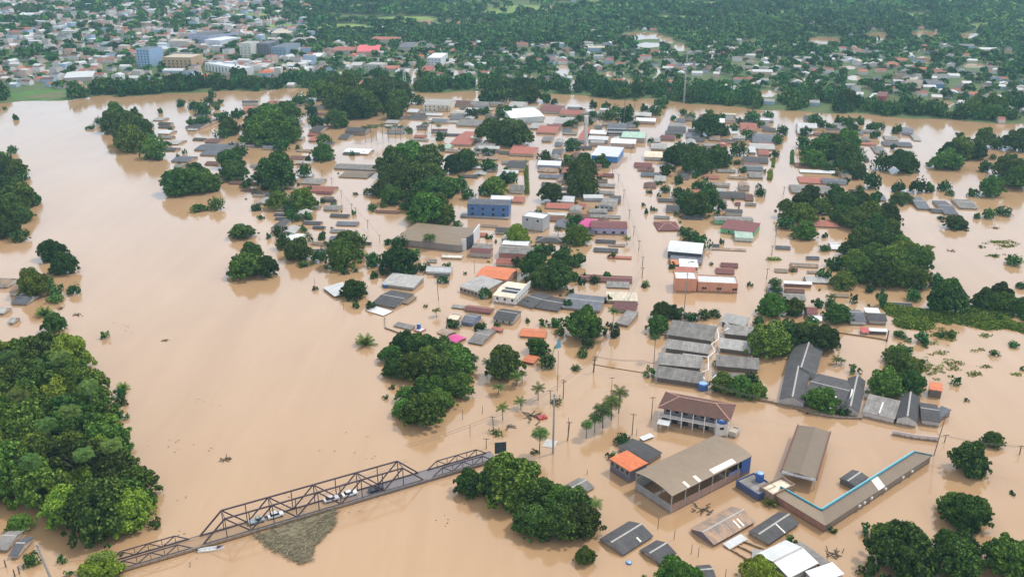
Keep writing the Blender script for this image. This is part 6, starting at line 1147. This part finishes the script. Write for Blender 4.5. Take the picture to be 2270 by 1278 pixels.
for X_, Y_, zz, d, px, py in mass: allm.append((X_, Y_, zz, int(gg.choice(len(RK), p=RWL if px < 700 else RW)), gg.uniform(8, 15) if px < 700 else gg.uniform(7, 13), gg.uniform(6, 10), float(gg.choice([2.8, 3.4, 5.8, 9], p=[.4,.3,.2,.1])) if px < 700 else gg.uniform(1.8, 3.2), R(-12) + gg.normal() * .15 + (R(90) if gg.random() < .5 else 0)))
RM = {'pnk':'red','grn':'pal','tan':'crm','dkr':'red','rst':'tile','mag':'red','brt':'org'}
for X_, Y_, rf, L, W, z, a, typ in MASS_X: allm.append((X_, Y_, float(ground_z(X_, Y_)), RK.index(rf if rf in RK else RM[rf]), L, W, z, a))
for X_, Y_, zz, ri, L, W, z, a in allm:
    c, s = math.cos(a), math.sin(a); wi = len(RK) + int(gg.integers(0, 4))
    o = len(V); rise = 1.6 if z < 6 else .2
    for lx, ly, lz in ((-L/2,-W/2,-2),(L/2,-W/2,-2),(L/2,W/2,-2),(-L/2,W/2,-2),(-L/2,-W/2,z),(L/2,-W/2,z),(L/2,W/2,z),(-L/2,W/2,z),(-L/2,0,z+rise),(L/2,0,z+rise)): V.append((X_ + lx*c - ly*s, Y_ + lx*s + ly*c, zz + lz))
    for f, m_ in (((0,1,5,4),wi),((1,2,6,9,5),wi),((2,3,7,6),wi),((3,0,4,8,7),wi),((4,5,9,8),ri),((6,7,8,9),ri)): F.append(tuple(i + o for i in f)); MI.append(m_)
# house things past the 300 that show largest join the mass of small roofs
bpy.context.view_layer.update()
HS = []
for o in bpy.data.objects:
    if o.parent is None and o.name.split('.')[0] == 'house':
        q = [proj(c_.matrix_world @ Vector(b_)) for c_ in o.children if c_.type == 'MESH' for b_ in c_.bound_box]; xs_ = [t_[0] for t_ in q]; ys_ = [t_[1] for t_ in q]
        HS.append(((max(xs_) - min(xs_)) * (max(ys_) - min(ys_)), o, 'label' in o.keys()))
HS.sort(key=lambda t_: -t_[0] - (1e6 if t_[2] else 0)); GONE = set()
for a_, o, l_ in HS[298:]:
    for c_ in [k_ for ch in o.children for k_ in (ch, *ch.children)]:
        if c_.type == 'MESH':
            n_ = len(V); V += [tuple(c_.matrix_world @ v_.co) for v_ in c_.data.vertices]; mt_ = c_.data.materials[0]
            if mt_ not in mats: mats.append(mt_)
            for f_ in c_.data.polygons: F.append(tuple(i_ + n_ for i_ in f_.vertices)); MI.append(mats.index(mt_))
    GONE.add(o.name)
PENDING[:] = [t_ for t_ in PENDING if t_[0].name not in GONE]
for a_, o, l_ in HS[298:]:
    for c_ in list(o.children):
        for k_ in list(c_.children): bpy.data.objects.remove(k_)
        bpy.data.objects.remove(c_)
    bpy.data.objects.remove(o)
me = bpy.data.meshes.new('far_town'); me.from_pydata(V, [], F); [me.materials.append(m_) for m_ in mats]; me.polygons.foreach_set('material_index', MI); o = bpy.data.objects.new('far_town', me); COL.objects.link(o); tag(o, 'mass of the smallest roofs, mostly in distant town across river', 'town', kind='stuff')

# ================================================================== HAZE: one even box of air round everything
hz = MB().box(-8900, 8900, -590, 8900, -14, 330).build('haze', plain('unused', (.5,.5,.5))); hz.data.materials.clear(); m = bpy.data.materials.new('haze_air'); m.use_nodes = True; nt = m.node_tree; nt.nodes.clear()
out = nt.nodes.new('ShaderNodeOutputMaterial'); pv = nt.nodes.new('ShaderNodeVolumePrincipled'); pv.inputs['Color'].default_value = (.50,.86,1,1); pv.inputs['Density'].default_value = HAZE_D; pv.inputs['Anisotropy'].default_value = .2
nt.links.new(pv.outputs['Volume'], out.inputs['Volume']); hz.data.materials.append(m); tag(hz, kind='stuff'); hz['label'] = 'thin bluish haze in the air over the flooded town'; hz['category'] = 'haze'
settle_labels()
for o in bpy.data.objects:
    if o.parent is None and len(str(o.get('label', '')).split()) > 16: o['label'] = ' '.join(o['label'].replace('weathered ', '').replace('the ', '').split()); LONG = o['label']
